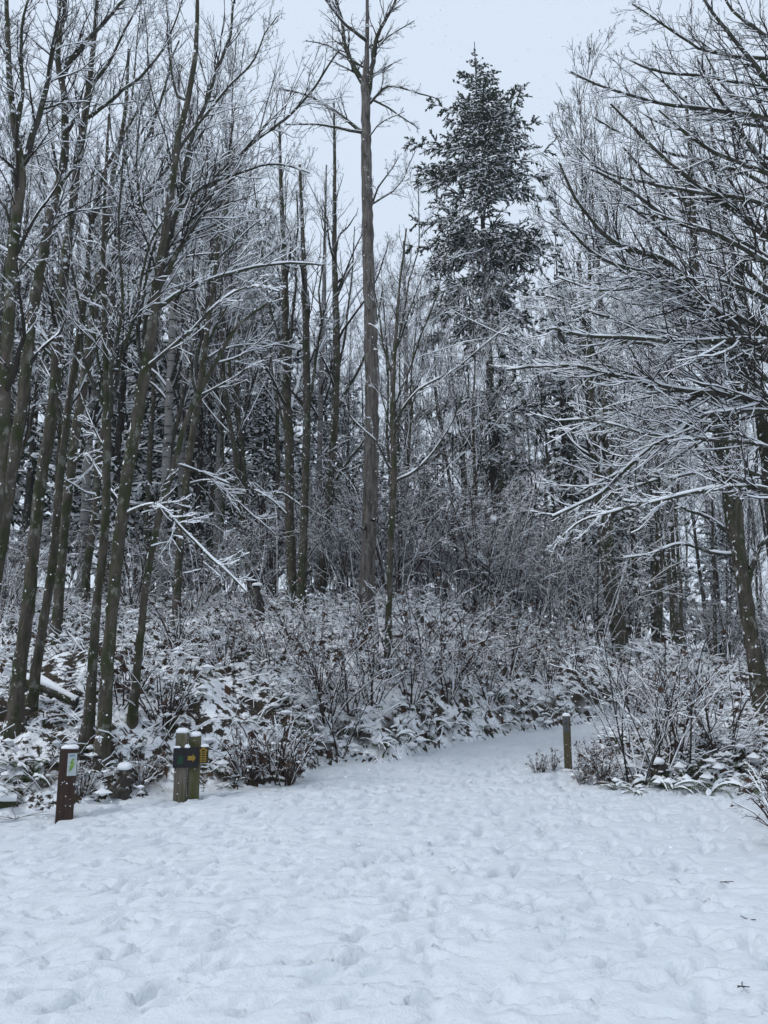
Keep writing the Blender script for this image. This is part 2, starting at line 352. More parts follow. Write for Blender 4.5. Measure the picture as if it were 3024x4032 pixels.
def stamp(cx, cy, ang, L, wdt, dep, rim):
    i0, i1 = np.searchsorted(gx, [cx - L, cx + L]); j0, j1 = np.searchsorted(gy, [cy - L, cy + L])
    if i1 - i0 < 2 or j1 - j0 < 2: return
    X = GX[j0:j1, i0:i1] - cx; Y = GY[j0:j1, i0:i1] - cy; c, s_ = math.cos(ang), math.sin(ang)
    u = (X * c + Y * s_) / (L / 2); v = (-X * s_ + Y * c) / (wdt / 2 * (1 - 0.22 * np.exp(-((X * c + Y * s_) / L + 0.1)**2 * 40)))
    r = np.sqrt(u * u + v * v)
    d = -dep * (1 / (1 + np.exp(np.clip((r - 1) * 15, -40, 40)))) + rim * np.exp(-((r - 1.28) / 0.22)**2) * (0.5 + 0.5 * u)
    GZ[j0:j1, i0:i1] += d
dirs = [1.25, 1.3, 1.05, 0.25, 2.6, 1.45, 0.9, 0.6]
tr = 0
for k in range(380):                                       # walkers' lines of steps over the clearing
    a = random.choice(dirs) + random.gauss(0, 0.15); x = random.uniform(-5, 5.5); y = random.uniform(2.4, 10); stepl = random.uniform(0.55, 0.75)
    for j in range(random.randint(5, 12)):
        x += math.cos(a) * stepl; y += math.sin(a) * stepl; a += random.gauss(0, 0.04); sd = 0.1 * (1 if j % 2 else -1)
        px, py = x - math.sin(a) * sd, y + math.cos(a) * sd
        if px < -5.5 or px > 7 or py > 17 or py < 2.7: continue
        if float(max(signed(np.array(px), np.array(py), LB), signed(np.array(px), np.array(py), RM))) > -0.12: continue
        if px > 2.4 and py < 7 and random.random() < 0.7: continue
        stamp(px, py, a + random.gauss(0, 0.12), random.uniform(0.16, 0.28), random.uniform(0.06, 0.1), 0.014 + 0.032 * random.random(), random.uniform(0.003, 0.015)); tr += 1
for k in range(2600):                                      # scuffs and kicked lumps
    x, y = random.uniform(-5, 5.5), random.uniform(2.8, 12)
    if float(max(signed(np.array(x), np.array(y), LB), signed(np.array(x), np.array(y), RM))) > -0.1: continue
    if x > 2.4 and y < 7 and random.random() < 0.7: continue
    stamp(x, y, random.gauss(0.35, 0.5), random.uniform(0.1, 0.4), random.uniform(0.035, 0.075), random.uniform(-0.016, 0.034), random.uniform(0.0, 0.012))
ny, nx = GX.shape; idx = np.arange(ny * nx).reshape(ny, nx)
QF = np.stack([idx[:-1, :-1], idx[:-1, 1:], idx[1:, 1:], idx[1:, :-1]], -1).reshape(-1, 4)
VV = np.stack([GX, GY, GZ], -1).reshape(-1, 3)
fsl = SL.reshape(-1)[QF].mean(1); fsr = SR.reshape(-1)[QF].mean(1); fy = VV[QF[:, 0], 1]; fx = VV[QF[:, 0], 0]
def surf(name, mask, mat, label):
    q = QF[mask]; u, inv = np.unique(q, return_inverse=True)
    me = make_mesh(name, VV[u], inv.reshape(-1, 4), [mat])
    if mat == 'bank':
        sd = np.maximum(SL, SR).reshape(-1)[u]; at = me.attributes.new('cut', 'FLOAT', 'POINT'); at.data.foreach_set('value', np.exp(-((sd - 0.28) / 0.22)**2).astype(np.float32))
    o = obj(name, me); o['kind'] = 'structure'; o['label'] = label; return o
is_l = fsl > 0.02; is_r = (fsr > 0.02) & ~is_l; is_p = ~is_l & ~is_r & (fy > 11.3) & (fx > -2)
surf('ground', ~is_l & ~is_r & ~is_p, 'ground', 'trodden snow of the open clearing')
surf('path', is_p, 'ground', 'snowy trail climbing away between the banks')
surf('hillside', is_l, 'bank', 'snowy wooded bank left of and behind the trail')
surf('mound', is_r, 'bank', 'low snowy bank right of the trail')
def tz(x, y): return float(terrain(np.array([x]), np.array([y]))[0])

# ------------------------------------------------------------------ traced trees
def to3(pts, Y, dY=0.0):
    pts = np.asarray(pts, float); t = np.linspace(0, 1, len(pts)); Ys = Y + dY * t
    P = W(pts[:, 0], pts[:, 1], Ys); return P
def tree(name, label, cat, trunk, limbs=(), Y=None, bark_='maple', twig='twig', lean=0.0, auto=None, l1=14, l2=5, l3=3, snow=0.02, group=None, fine=1.0, up=0.25, extra=None):
    tr_ = np.asarray(trunk, float)
    if Y is None: Y = hit(*tr_[0, :2])
    P0 = to3(tr_[:, :2], Y, lean); R0 = tr_[:, 2] * pxsize(P0) / 2
    b = P0[0].copy(); g = tz(b[0], b[1])
    if b[2] > g - 0.1:                                    # carry the stem down into the ground
        P0 = np.vstack([[b[0] - 0.02, b[1], g - 0.15], P0]); R0 = np.r_[R0[0] * (1.0 + 0.04 * min(3, b[2] - g)), R0]
    else: P0[0, 2] = g - 0.15
    root = thing(name, label, cat, (P0[0, 0], P0[0, 1], g), group=group); O = np.array([P0[0, 0], P0[0, 1], g])
    C = curve(np.c_[P0, R0], max(24, int(6 * np.linalg.norm(P0[-1] - P0[0]))))
    C[:, :2] += 0.05 * C[:, 3:4] * rng.normal(size=(len(C), 2))
    fl = np.exp(-np.clip(C[:, 2] - g, 0, 9) / 0.25); C[:, 3] *= 1 + 0.35 * fl
    G = Geo(); G.round(C[:, :3], C[:, 3], 12, 0, 0.075); obj('trunk', G.mesh('trunk', [bark_], O, True), root)
    LP = []
    n = 14
    for pts, w in limbs:
        L = to3([p[:2] for p in pts], Y + lean * 0.5, random.uniform(-0.12, 0.12) * 6 * (len(pts) / 6))
        d2 = ((C[:, :3] - L[0])**2).sum(1); k = int(d2.argmin())
        if d2[k] < 1.5**2: L = L + (C[k, :3] - L[0]) * np.linspace(1, 0, len(L))[:, None]
        rr = np.linspace(w, max(3.0, w * 0.3), len(L)) * pxsize(L) / 2
        lc = curve(np.c_[L, rr], max(n, int(np.linalg.norm(L[-1] - L[0]) * 7)))
        lc[1:, :3] += 0.12 * lc[1:, 3:4] * rng.normal(size=(len(lc) - 1, 3)); kk = np.arange(0, len(lc) + 5, 5); lc[1:, :3] += np.stack([np.interp(np.arange(1, len(lc)), kk, rng.normal(size=len(kk)) * 0.035) for _ in range(3)], 1)
        G = Geo(); G.round(lc[:, :3], lc[:, 3], 8, 0, 0.08, ref=(0, 0.35, 0.94)); lo = obj('limb', G.mesh('limb', ['limb'], O, True), root)
        SN = Geo(); ridge(SN, lc[:, :3], lc[:, 3], snow * 1.0, 0.7); obj('snow', SN.mesh('snow', ['snow'], O, True), lo)
        LP.append(curve(lc, n))
    CR = Geo(); src = [(q[None, :, :3], q[None, :, 3]) for q in LP]
    if auto:                                              # further boughs from the stem
        cnt, t0, lr, ang = auto
        A, RA = spawn(C[None, :, :3], C[None, :, 3], cnt, lr, ang, n, 0.5, up=0.1, curl=0.1, trop=0.035 * up / 0.25, tmin=t0, tmax=0.97, rmin=0.008, taper=0.25)
        CR.prism(A, RA, snow_on(A, snow, 0.95)); src.append((A, RA))
        st = curve(C[int(len(C) * 0.55):], n); src.append((st[None, :, :3], st[None, :, 3] * 0.5))
    P = np.concatenate([a for a, _ in src]); R = np.concatenate([r for _, r in src])
    ln = np.linalg.norm(np.diff(P, axis=1), axis=2).sum(1); per = np.maximum(3, (ln * l1 / 2.2).astype(int))
    A1, R1 = spawn(P, R, per, (0.15, 0.42), (0.35, 0.95), 7, 0.42, up=up * 0.5, curl=0.14, trop=up * 0.25, rmin=0.0045)
    CR.prism(A1, R1, snow_on(A1, snow * 0.85, 0.92))
    A2, R2 = spawn(A1, R1, l2, (0.22, 0.55), (0.4, 1.0), 4, 0.6, up=up * 0.4, curl=0.16, trop=up * 0.3, rmin=0.0035)
    CR.prism(A2, R2, snow_on(A2, snow * 0.7, 0.85))
    if l3:
        A3, R3 = spawn(A2, R2, l3, (0.2, 0.6), (0.4, 1.0), 3, 0.7, up=up * 0.4, curl=0.2, trop=up * 0.3, rmin=0.003)
        CR.prism(A3, R3, snow_on(A3, snow * 0.6, 0.75))
        k = rng.random(len(A3)) < 0.10; CR.blobs(A3[k, -1], rng.uniform(0.008, 0.022, k.sum()), 1)
    k = rng.random(len(A1)) < 0.5; CR.blobs(A1[k, 1] + [0, 0, 0.01], rng.uniform(0.012, 0.035, k.sum()), 1)
    obj('crown', CR.mesh('crown', [twig, 'snow'], O), root)
    if extra: extra(root, O, C)
    return root

LG = 'bare maples on the left'
tree('maple_tree', 'tall bare maple stem cut by the left edge of the photo, forking high up', 'tree',
     [(-90, 2950, 60), (-60, 2500, 56), (-30, 2150, 54), (0, 1850, 52), (18, 1541, 48), (45, 1055, 42), (66, 844, 40), (90, 663, 38), (60, 543, 26), (36, 300, 22), (27, 60, 18), (22, -140, 12)],
     [([(92, 660), (108, 603), (157, 458), (199, 211), (235, 60), (250, -80)], 30), ([(100, 610), (102, 422), (102, 180), (120, 90), (150, -60)], 20), ([(30, 900), (-20, 800), (-40, 640)], 14), ([(40, 1100), (130, 1000), (220, 850), (260, 700)], 10)], Y=8.6, auto=(7, 0.45, (0.1, 0.2), (0.35, 0.8)), l1=15, l2=5, l3=2, group=LG)
tree('maple_tree', 'mossy bare maple slanting right from the left edge with a long limb sweeping up right', 'tree',
     [(-70, 2900, 58), (-30, 2350, 52), (18, 2053, 50), (36, 1903, 48), (66, 1722, 46), (84, 1600, 44), (118, 1300, 42), (148, 1115, 38), (175, 964, 36), (208, 802, 34), (241, 693, 32), (259, 603, 30), (253, 338, 24), (223, 271, 20), (235, 150, 18), (253, 60, 16), (262, -80, 12)],
     [([(256, 335), (289, 247), (350, 157), (422, 102), (500, 12), (560, -60)], 24), ([(150, 1100), (60, 1020), (-20, 960)], 12), ([(215, 780), (290, 690), (330, 560), (350, 420), (400, 250)], 12), ([(120, 1290), (195, 1400), (230, 1440)], 10)], Y=9.6, auto=(7, 0.45, (0.1, 0.2), (0.35, 0.8)), l1=15, l2=5, l3=2, group=LG)
tree('maple_tree', 'straight bare maple on the lower bank, third stem from the left edge', 'tree',
     [(60, 2870, 60), (72, 2662, 54), (90, 2541, 52), (114, 2360, 50), (139, 2084, 46), (157, 1903, 44), (193, 1722, 44), (217, 1541, 42), (226, 1300, 40), (247, 1145, 38), (265, 964, 34), (283, 844, 32), (301, 663, 28), (319, 573, 26), (337, 422, 24), (356, 301, 20), (374, 120, 17), (386, -60, 12)],
     [([(345, 478), (476, 392), (560, 320), (609, 223), (681, 90), (730, -40)], 15), ([(350, 350), (430, 250), (480, 150), (540, 60), (590, -40)], 14), ([(200, 1420), (130, 1350), (40, 1340)], 12), ([(205, 1600), (268, 1400)], 10), ([(280, 860), (200, 760), (150, 600), (130, 420)], 12)], auto=(7, 0.45, (0.1, 0.2), (0.35, 0.8)), l1=15, l2=5, l3=2, group=LG)
tree('maple_tree', 'slender bare maple just right of the third left-hand stem, bending right near its top', 'tree',
     [(120, 2800, 44), (139, 2662, 38), (175, 2420, 34), (211, 2204, 32), (223, 2023, 31), (241, 1842, 30), (265, 1632, 28), (295, 1451, 27), (313, 1300, 25), (340, 1110, 22), (362, 870, 18), (400, 700, 15), (470, 560, 12), (540, 440, 9)],
     [([(262, 1640), (210, 1500), (150, 1400), (60, 1345)], 11), ([(255, 1870), (290, 1910), (340, 1930), (380, 1950)], 9), ([(330, 1180), (420, 1060), (500, 960), (560, 800)], 11)], auto=(7, 0.45, (0.1, 0.2), (0.35, 0.8)), l1=15, l2=5, l3=2, group=LG)
tree('maple_tree', 'bare maple that opens into a fan of five thin stems halfway up', 'tree',
     [(340, 2950, 58), (350, 2842, 42), (362, 2662, 38), (374, 2481, 36), (386, 2300, 34), (404, 2204, 34), (416, 2023, 33), (422, 1842, 33), (422, 1661, 32), (420, 1541, 24), (416, 1420, 22), (412, 1300, 20), (405, 1000, 16), (415, 700, 12), (430, 450, 9)],
     [([(420, 1640), (386, 1571), (337, 1420), (325, 1300), (300, 1050), (285, 800)], 18), ([(420, 1600), (398, 1541), (392, 1420), (374, 1300), (350, 1000), (330, 750)], 17), ([(430, 1650), (446, 1600), (458, 1450), (470, 1300), (478, 1100), (470, 850), (490, 600)], 20), ([(440, 1630), (482, 1510), (512, 1390), (536, 1300), (560, 1120), (600, 950), (680, 780)], 20), ([(400, 1750), (330, 1600), (300, 1500)], 9)], l1=12, l2=5, l3=2, group=LG)
def t6x(root, O, C): pass
lean_maple = tree('maple_tree', 'large bare maple whose stem leans right and splits into several high arching limbs', 'tree',
     [(398, 3000, 60), (410, 2842, 54), (422, 2662, 50), (434, 2481, 50), (446, 2325, 50), (470, 2114, 49), (488, 1963, 48), (512, 1812, 48), (542, 1632, 47), (573, 1451, 45), (597, 1300, 42), (627, 1055, 34), (657, 874, 30), (687, 663, 27), (699, 542, 25), (735, 422, 22), (772, 211, 19), (780, -80, 13)],
     [([(575, 1430), (590, 1200), (640, 1000), (681, 834), (723, 663), (772, 502), (832, 352), (874, 211), (920, 20), (950, -60)], 26), ([(620, 1180), (723, 964), (802, 814), (874, 711), (1000, 573), (1120, 480), (1250, 350), (1330, 200)], 22),
      ([(615, 1215), (723, 1133), (844, 1085), (1000, 1049), (1150, 1030), (1270, 1040)], 18), ([(588, 1451), (669, 1372), (741, 1300), (850, 1200), (1000, 1120), (1100, 1150)], 16), ([(498, 2010), (560, 1985), (615, 1965), (693, 2053), (784, 2126), (904, 2234), (976, 2325)], 18),
      ([(700, 620), (790, 480), (900, 330), (1000, 240), (1100, 60)], 14), ([(650, 900), (760, 760), (880, 700), (1010, 640), (1130, 640), (1240, 680)], 14), ([(560, 1520), (530, 1350), (570, 1150), (590, 980), (640, 800)], 20), ([(640, 960), (560, 820), (540, 640), (560, 480), (600, 330)], 12), ([(745, 380), (690, 250), (660, 120), (650, -40)], 11)], l1=17, l2=5, l3=2, snow=0.024, group=LG)
tree('maple_tree', 'thin bare maple leaning far right across the gap to the middle stems', 'tree',
     [(518, 2860, 36), (537, 2662, 32), (555, 2481, 30), (573, 2300, 28), (603, 2144, 27), (621, 2053, 26), (651, 1933, 25), (693, 1812, 24), (717, 1692, 22), (784, 1541, 20), (844, 1439, 18), (916, 1300, 14), (993, 1230, 11), (1100, 1170, 8)],
     [([(693, 1845), (753, 1855), (844, 1903), (916, 1933), (1000, 1940), (1080, 1990), (1115, 2030)], 11), ([(850, 1435), (950, 1400), (1050, 1330), (1130, 1220)], 9)], l1=10, l2=5, l3=2, group=LG)
CG = 'bare trees in the middle'
tree('alder_tree', 'grey bare alder at the left of the middle clump, forked into two upright stems', 'tree',
     [(1150, 2400, 44), (1150, 2325, 40), (1145, 2144, 38), (1139, 1963, 37), (1139, 1722, 36), (1127, 1541, 34), (1127, 1300, 30), (1118, 1000, 22), (1105, 700, 14), (1100, 480, 9)],
     [([(1145, 1700), (1150, 1541), (1157, 1300), (1165, 1050), (1170, 760)], 18), ([(1139, 1800), (1090, 1600), (1065, 1450), (1070, 1360), (1100, 1320)], 12), ([(1140, 2040), (1060, 1960), (1000, 1900)], 10), ([(1125, 1400), (1060, 1200), (1020, 950), (1000, 700)], 13)], auto=(12, 0.35, (0.12, 0.28), (0.35, 0.7)), l1=6, l2=5, l3=2, snow=0.018, group=CG)
tree('alder_tree', 'dark bare alder in the centre of the middle clump', 'tree',
     [(1185, 2400, 40), (1196, 2084, 31), (1202, 1903, 30), (1208, 1722, 30), (1208, 1541, 30), (1205, 1300, 27), (1195, 1000, 18), (1180, 650, 10)],
     [([(1208, 1640), (1235, 1480), (1250, 1300), (1268, 1050), (1290, 800)], 14), ([(1200, 2000), (1110, 1930), (1040, 1960), (990, 1900)], 9)], auto=(12, 0.4, (0.12, 0.28), (0.3, 0.65)), l1=6, l2=5, l3=2, snow=0.018, group=CG)
tree('alder_tree', 'bare alder left of the thick central trunk with slanting limbs crossing behind it', 'tree',
     [(1259, 2380, 40), (1271, 2204, 36), (1295, 2023, 34), (1301, 1842, 32), (1319, 1661, 30), (1325, 1480, 29), (1325, 1300, 28), (1316, 1000, 20), (1318, 650, 13), (1315, 400, 8)],
     [([(1301, 1920), (1370, 1820), (1430, 1750), (1500, 1650)], 14), ([(1320, 1600), (1362, 1541), (1422, 1450), (1470, 1330), (1500, 1150)], 16), ([(1325, 1450), (1360, 1300), (1385, 1100), (1400, 900)], 12), ([(1300, 1960), (1340, 1990), (1400, 2040), (1430, 2070)], 11)], auto=(14, 0.35, (0.12, 0.28), (0.3, 0.7)), l1=6, l2=5, l3=2, snow=0.018, group=CG)
def fungus(root, O, C):
    for zz, sx in ((0.9, -0.7), (1.05, 0.55)):
        k = int(np.abs(C[:, 2] - (O[2] + 1.0 + zz)).argmin()); G = Geo(); a = np.linspace(0, 2 * math.pi, 9)[:-1]
        cpt = C[k, :3] + np.array([C[k, 3] * sx, -C[k, 3] * 0.75, 0])
        G.round(np.array([cpt + [0, 0, -0.03], cpt + [0, 0, -0.01], cpt + [0, -0.01, 0.02], cpt + [0, 0, 0.03]]), np.array([0.015, 0.06, 0.075, 0.01]), 8, 0)
        obj('bracket_fungus', G.mesh('bracket_fungus', ['fungus'], O, True), root)
tree('cottonwood_tree', 'thick straight cottonwood with furrowed brown bark in the centre, crown split into three', 'tree',
     [(1440, 2450, 64), (1446, 2325, 59), (1452, 2144, 58), (1458, 1963, 58), (1464, 1782, 57), (1464, 1541, 55), (1461, 1300, 52), (1449, 1025, 46), (1446, 784, 43), (1443, 603, 40), (1440, 422, 36), (1437, 331, 33), (1445, 211, 18), (1446, 90, 15), (1446, -80, 10)],
     [([(1437, 345), (1398, 271), (1362, 151), (1338, 60), (1300, -60)], 25), ([(1440, 400), (1464, 241), (1482, 151), (1512, 90), (1560, 0), (1600, -80)], 22), ([(1370, 165), (1320, 100), (1270, 20), (1230, -60)], 15), ([(1430, 520), (1337, 452), (1271, 410), (1180, 368), (1090, 330)], 15), ([(1430, 535), (1340, 515), (1240, 490), (1120, 488)], 13),
      ([(1450, 430), (1510, 362), (1540, 340), (1600, 345), (1680, 365), (1730, 385)], 11), ([(1500, 370), (1570, 420), (1610, 470), (1650, 505)], 9), ([(1465, 830), (1530, 700), (1570, 620)], 9), ([(1470, 830), (1540, 760), (1600, 700), (1640, 600)], 8), ([(1455, 560), (1520, 480), (1590, 440)], 6), ([(1475, 180), (1560, 120), (1630, 80)], 8), ([(1400, 280), (1300, 200), (1200, 170)], 9)],
     bark_='cottonwood', l1=17, l2=5, l3=2, snow=0.018, up=0.05, extra=fungus)
tree('alder_tree', 'slim mossy young alder just right of the thick central trunk', 'tree',
     [(1527, 2660, 30), (1530, 2400, 26), (1536, 2204, 25), (1539, 2084, 25), (1549, 1963, 25), (1552, 1842, 24), (1546, 1661, 23), (1546, 1480, 19), (1555, 1380, 16), (1560, 1300, 13), (1570, 1150, 9), (1600, 900, 6)],
     [([(1546, 1855), (1458, 1722), (1398, 1644), (1356, 1553)], 10), ([(1564, 1915), (1633, 1891), (1693, 1830), (1741, 1764), (1784, 1692), (1826, 1589), (1844, 1487)], 11), ([(1546, 1656), (1603, 1571), (1663, 1523), (1784, 1451), (1904, 1360), (2000, 1290)], 11), ([(1546, 1480), (1524, 1390), (1506, 1300), (1480, 1150)], 12), ([(1556, 1370), (1585, 1300), (1640, 1150), (1700, 1000)], 9), ([(1550, 1600), (1640, 1400), (1720, 1200), (1760, 980), (1780, 800)], 9), ([(1552, 1420), (1600, 1200), (1640, 960), (1650, 700)], 9), ([(1548, 1700), (1500, 1560), (1480, 1400)], 7)], l1=8, l2=5, l3=2, snow=0.02, group=CG)
RG = 'bare trees on the right'
tree('maple_tree', 'mossy bare maple leaning left at the right edge, rising from brush on the mound', 'tree',
     [(3015, 2800, 66), (2981, 2640, 60), (2951, 2485, 57), (2932, 2330, 55), (2914, 2226, 54), (2883, 2041, 52), (2858, 1856, 50), (2827, 1670, 48), (2796, 1485, 44), (2770, 1300, 38), (2740, 1100, 32), (2728, 900, 26), (2720, 617, 18), (2700, 380, 10)],
     [([(2858, 1890), (2827, 1850), (2772, 1781), (2697, 1670), (2640, 1600)], 26), ([(2926, 2140), (2833, 2047), (2741, 2010), (2667, 1998)], 20), ([(2935, 2330), (2980, 2100), (3060, 2060)], 26), ([(2800, 1500), (2700, 1350), (2600, 1220), (2480, 1120), (2360, 1080)], 24), ([(2770, 1300), (2660, 1130), (2560, 1010), (2440, 960), (2330, 900)], 22), ([(2740, 1100), (2640, 960), (2540, 800), (2450, 700)], 18), ([(2730, 900), (2680, 700), (2600, 560), (2540, 430)], 14), ([(2905, 2160), (2800, 2160), (2680, 2120), (2560, 2180), (2450, 2200)], 14), ([(2850, 1800), (2900, 1560), (2930, 1300), (2920, 1000)], 20)], l1=9, l2=5, l3=2, snow=0.022, group=RG)
tree('alder_tree', 'thinner straight bare alder just right of the leaning right-hand maple', 'tree',
     [(2965, 2600, 36), (2920, 2200, 31), (2905, 1917, 29), (2895, 1670, 27), (2880, 1400, 22), (2850, 1100, 16), (2820, 760, 9)],
     [([(2895, 1650), (2960, 1450), (3000, 1250), (3010, 1000)], 14)], Y=16, auto=(14, 0.35, (0.15, 0.3), (0.3, 0.7)), l1=6, l2=5, l3=1, group=RG)
tree('maple_tree', 'bare maple stem at the extreme right edge, half cut off by the frame', 'tree',
     [(3130, 2750, 64), (3075, 2300, 58), (3040, 2000, 52), (3005, 1700, 46), (2975, 1450, 40), (2930, 1200, 34), (2870, 950, 26), (2830, 700, 17), (2790, 420, 9)],
     [([(2990, 1560), (2900, 1420), (2780, 1330), (2640, 1280)], 18), ([(2960, 1350), (3010, 1100), (3020, 800)], 22), ([(2880, 1000), (2780, 860), (2660, 770), (2540, 660)], 18)], Y=12.5, l1=8, l2=5, l3=2, group=RG)
right_maple = tree('maple_tree', 'spreading maple beyond the right edge whose snowy limbs sweep across the upper right', 'tree',
     [(3330, 3000, 90), (3290, 2500, 84), (3260, 2000, 78), (3235, 1500, 70), (3215, 1000, 56), (3200, 500, 40), (3190, 0, 26), (3185, -300, 14)],
     [([(3245, 1990), (3024, 1886), (2864, 1911), (2679, 1942), (2556, 1973), (2457, 1970)], 26), ([(3240, 1640), (3024, 1602), (2864, 1602), (2741, 1640), (2667, 1689), (2586, 1738), (2512, 1794), (2432, 1880), (2358, 1967), (2278, 1998), (2180, 2040)], 26),
      ([(2560, 1970), (2432, 2010), (2309, 2041), (2204, 2121), (2173, 2164)], 14), ([(3240, 1660), (3024, 1596), (2864, 1565), (2741, 1565), (2617, 1547), (2525, 1528), (2444, 1504), (2358, 1467), (2296, 1436), (2123, 1436), (2000, 1454)], 28), ([(3235, 1400), (3024, 1343), (2895, 1325), (2802, 1331), (2640, 1340), (2480, 1330), (2330, 1330), (2180, 1300)], 30),
      ([(3225, 1060), (3024, 907), (2802, 765), (2617, 617), (2494, 488), (2400, 400)], 26), ([(3230, 1440), (3024, 1300), (2802, 1204), (2617, 1019), (2432, 975), (2358, 914), (2265, 772), (2200, 640)], 28), ([(3215, 790), (3024, 698), (2802, 617), (2679, 525), (2580, 430)], 22), ([(3205, 560), (3024, 481), (2802, 444), (2617, 420), (2370, 346), (2260, 280)], 20),
      ([(3200, 420), (3024, 352), (2802, 309), (2617, 278), (2470, 200)], 18), ([(3200, 560), (3024, 333), (2926, 204), (2802, 62), (2740, -60)], 24), ([(3235, 1540), (3024, 1400), (2900, 1290), (2760, 1180), (2650, 1100), (2500, 1060), (2350, 1010), (2240, 900), (2150, 830)], 26), ([(3225, 1170), (3024, 1050), (2830, 960), (2650, 880), (2480, 760), (2330, 680), (2230, 640)], 22),
      ([(3195, 330), (3024, 170), (2900, 60), (2800, -80)], 20), ([(3220, 930), (2960, 800), (2760, 760), (2560, 740), (2400, 680), (2250, 540)], 18), ([(3240, 1780), (2900, 1440), (2700, 1320), (2520, 1250), (2330, 1220), (2150, 1160)], 18), ([(3225, 1300), (3000, 1160), (2800, 1090), (2600, 1130), (2400, 1150), (2200, 1090)], 16), ([(3245, 1850), (3000, 1740), (2800, 1720), (2600, 1700), (2400, 1660), (2200, 1660)], 16), ([(3200, 250), (2980, 220), (2780, 180), (2600, 90), (2480, 20)], 16)],
     Y=9.3, l1=21, l2=6, l3=2, snow=0.018, group=RG, up=0.2)
tree('alder_tree', 'left one of the two close parallel trunks right of the snowy fir', 'tree',
     [(2440, 2500, 38), (2395, 2350, 33), (2370, 2102, 31), (2346, 1856, 30), (2321, 1609, 26), (2300, 1300, 20), (2280, 1000, 12)], [], Y=19, auto=(16, 0.35, (0.12, 0.28), (0.4, 0.9)), l1=6, l2=5, l3=1, snow=0.018, group=RG)
tree('alder_tree', 'right one of the two close parallel trunks right of the snowy fir', 'tree',
     [(2455, 2510, 36), (2424, 2350, 30), (2407, 2226, 28), (2395, 1979, 27), (2383, 1670, 24), (2370, 1300, 18), (2350, 950, 10)], [], Y=19.6, auto=(14, 0.35, (0.12, 0.28), (0.4, 0.9)), l1=6, l2=5, l3=1, snow=0.018, group=RG)
def again(root, dx, dy, rz, sc, label, group):
    x, y = root.location[0] + dx, root.location[1] + dy; dup(root, (x, y, tz(x, y)), rz, sc, label, group)
again(right_maple, 1.0, 2.6, 0.16, (1.0, 1.0, 1.02), 'second spreading maple off the right edge, its limbs behind the nearer ones', RG)
again(lean_maple, -2.2, 3.6, -0.35, 1.02, 'arching bare maple standing behind the leftmost stems', LG)
again(lean_maple, -0.6, 5.4, 0.5, 0.95, 'arching bare maple farther back between the birches and the leaning maple', LG)
BG_ = 'birches behind the left maples'
for k, (pts, lab) in enumerate([
    ([(322, 2250, 32), (335, 2000, 32), (350, 1750, 31), (362, 1550, 30), (372, 1250, 26), (380, 900, 18), (390, 600, 9)], 'pale birch seen between the slender maple and the fan-shaped maple'),
    ([(632, 2350, 34), (645, 2000, 33), (662, 1700, 32), (675, 1400, 30), (690, 1000, 25), (700, 600, 17), (705, 250, 8)], 'pale birch with dark bands just right of the large leaning maple'),
    ([(706, 2350, 26), (710, 2000, 25), (720, 1700, 24), (728, 1400, 22), (735, 1000, 18), (742, 600, 11), (745, 350, 6)], 'narrow pale birch close beside the banded birch'),
    ([(850, 2300, 25), (858, 1950, 24), (868, 1650, 23), (880, 1350, 21), (888, 1000, 17), (890, 700, 11), (890, 450, 6)], 'narrow pale birch standing alone left of the middle clump'),
    ([(1255, 2200, 22), (1258, 1800, 21), (1265, 1500, 20), (1275, 1200, 17), (1280, 900, 11), (1285, 650, 6)], 'faint pale birch stem inside the middle clump'),
    ([(1600, 2150, 22), (1602, 1800, 20), (1598, 1450, 18), (1594, 1200, 14), (1590, 950, 8)], 'faint grey birch stem between the young alder and the fir')]):
    tree('birch_tree', lab, 'tree', pts, [], Y=[21, 20, 22, 22, 24, 26][k], bark_='birch', auto=(22, 0.3, (0.08, 0.2), (0.4, 0.8)), l1=5, l2=5, l3=1, snow=0.015, group=BG_)

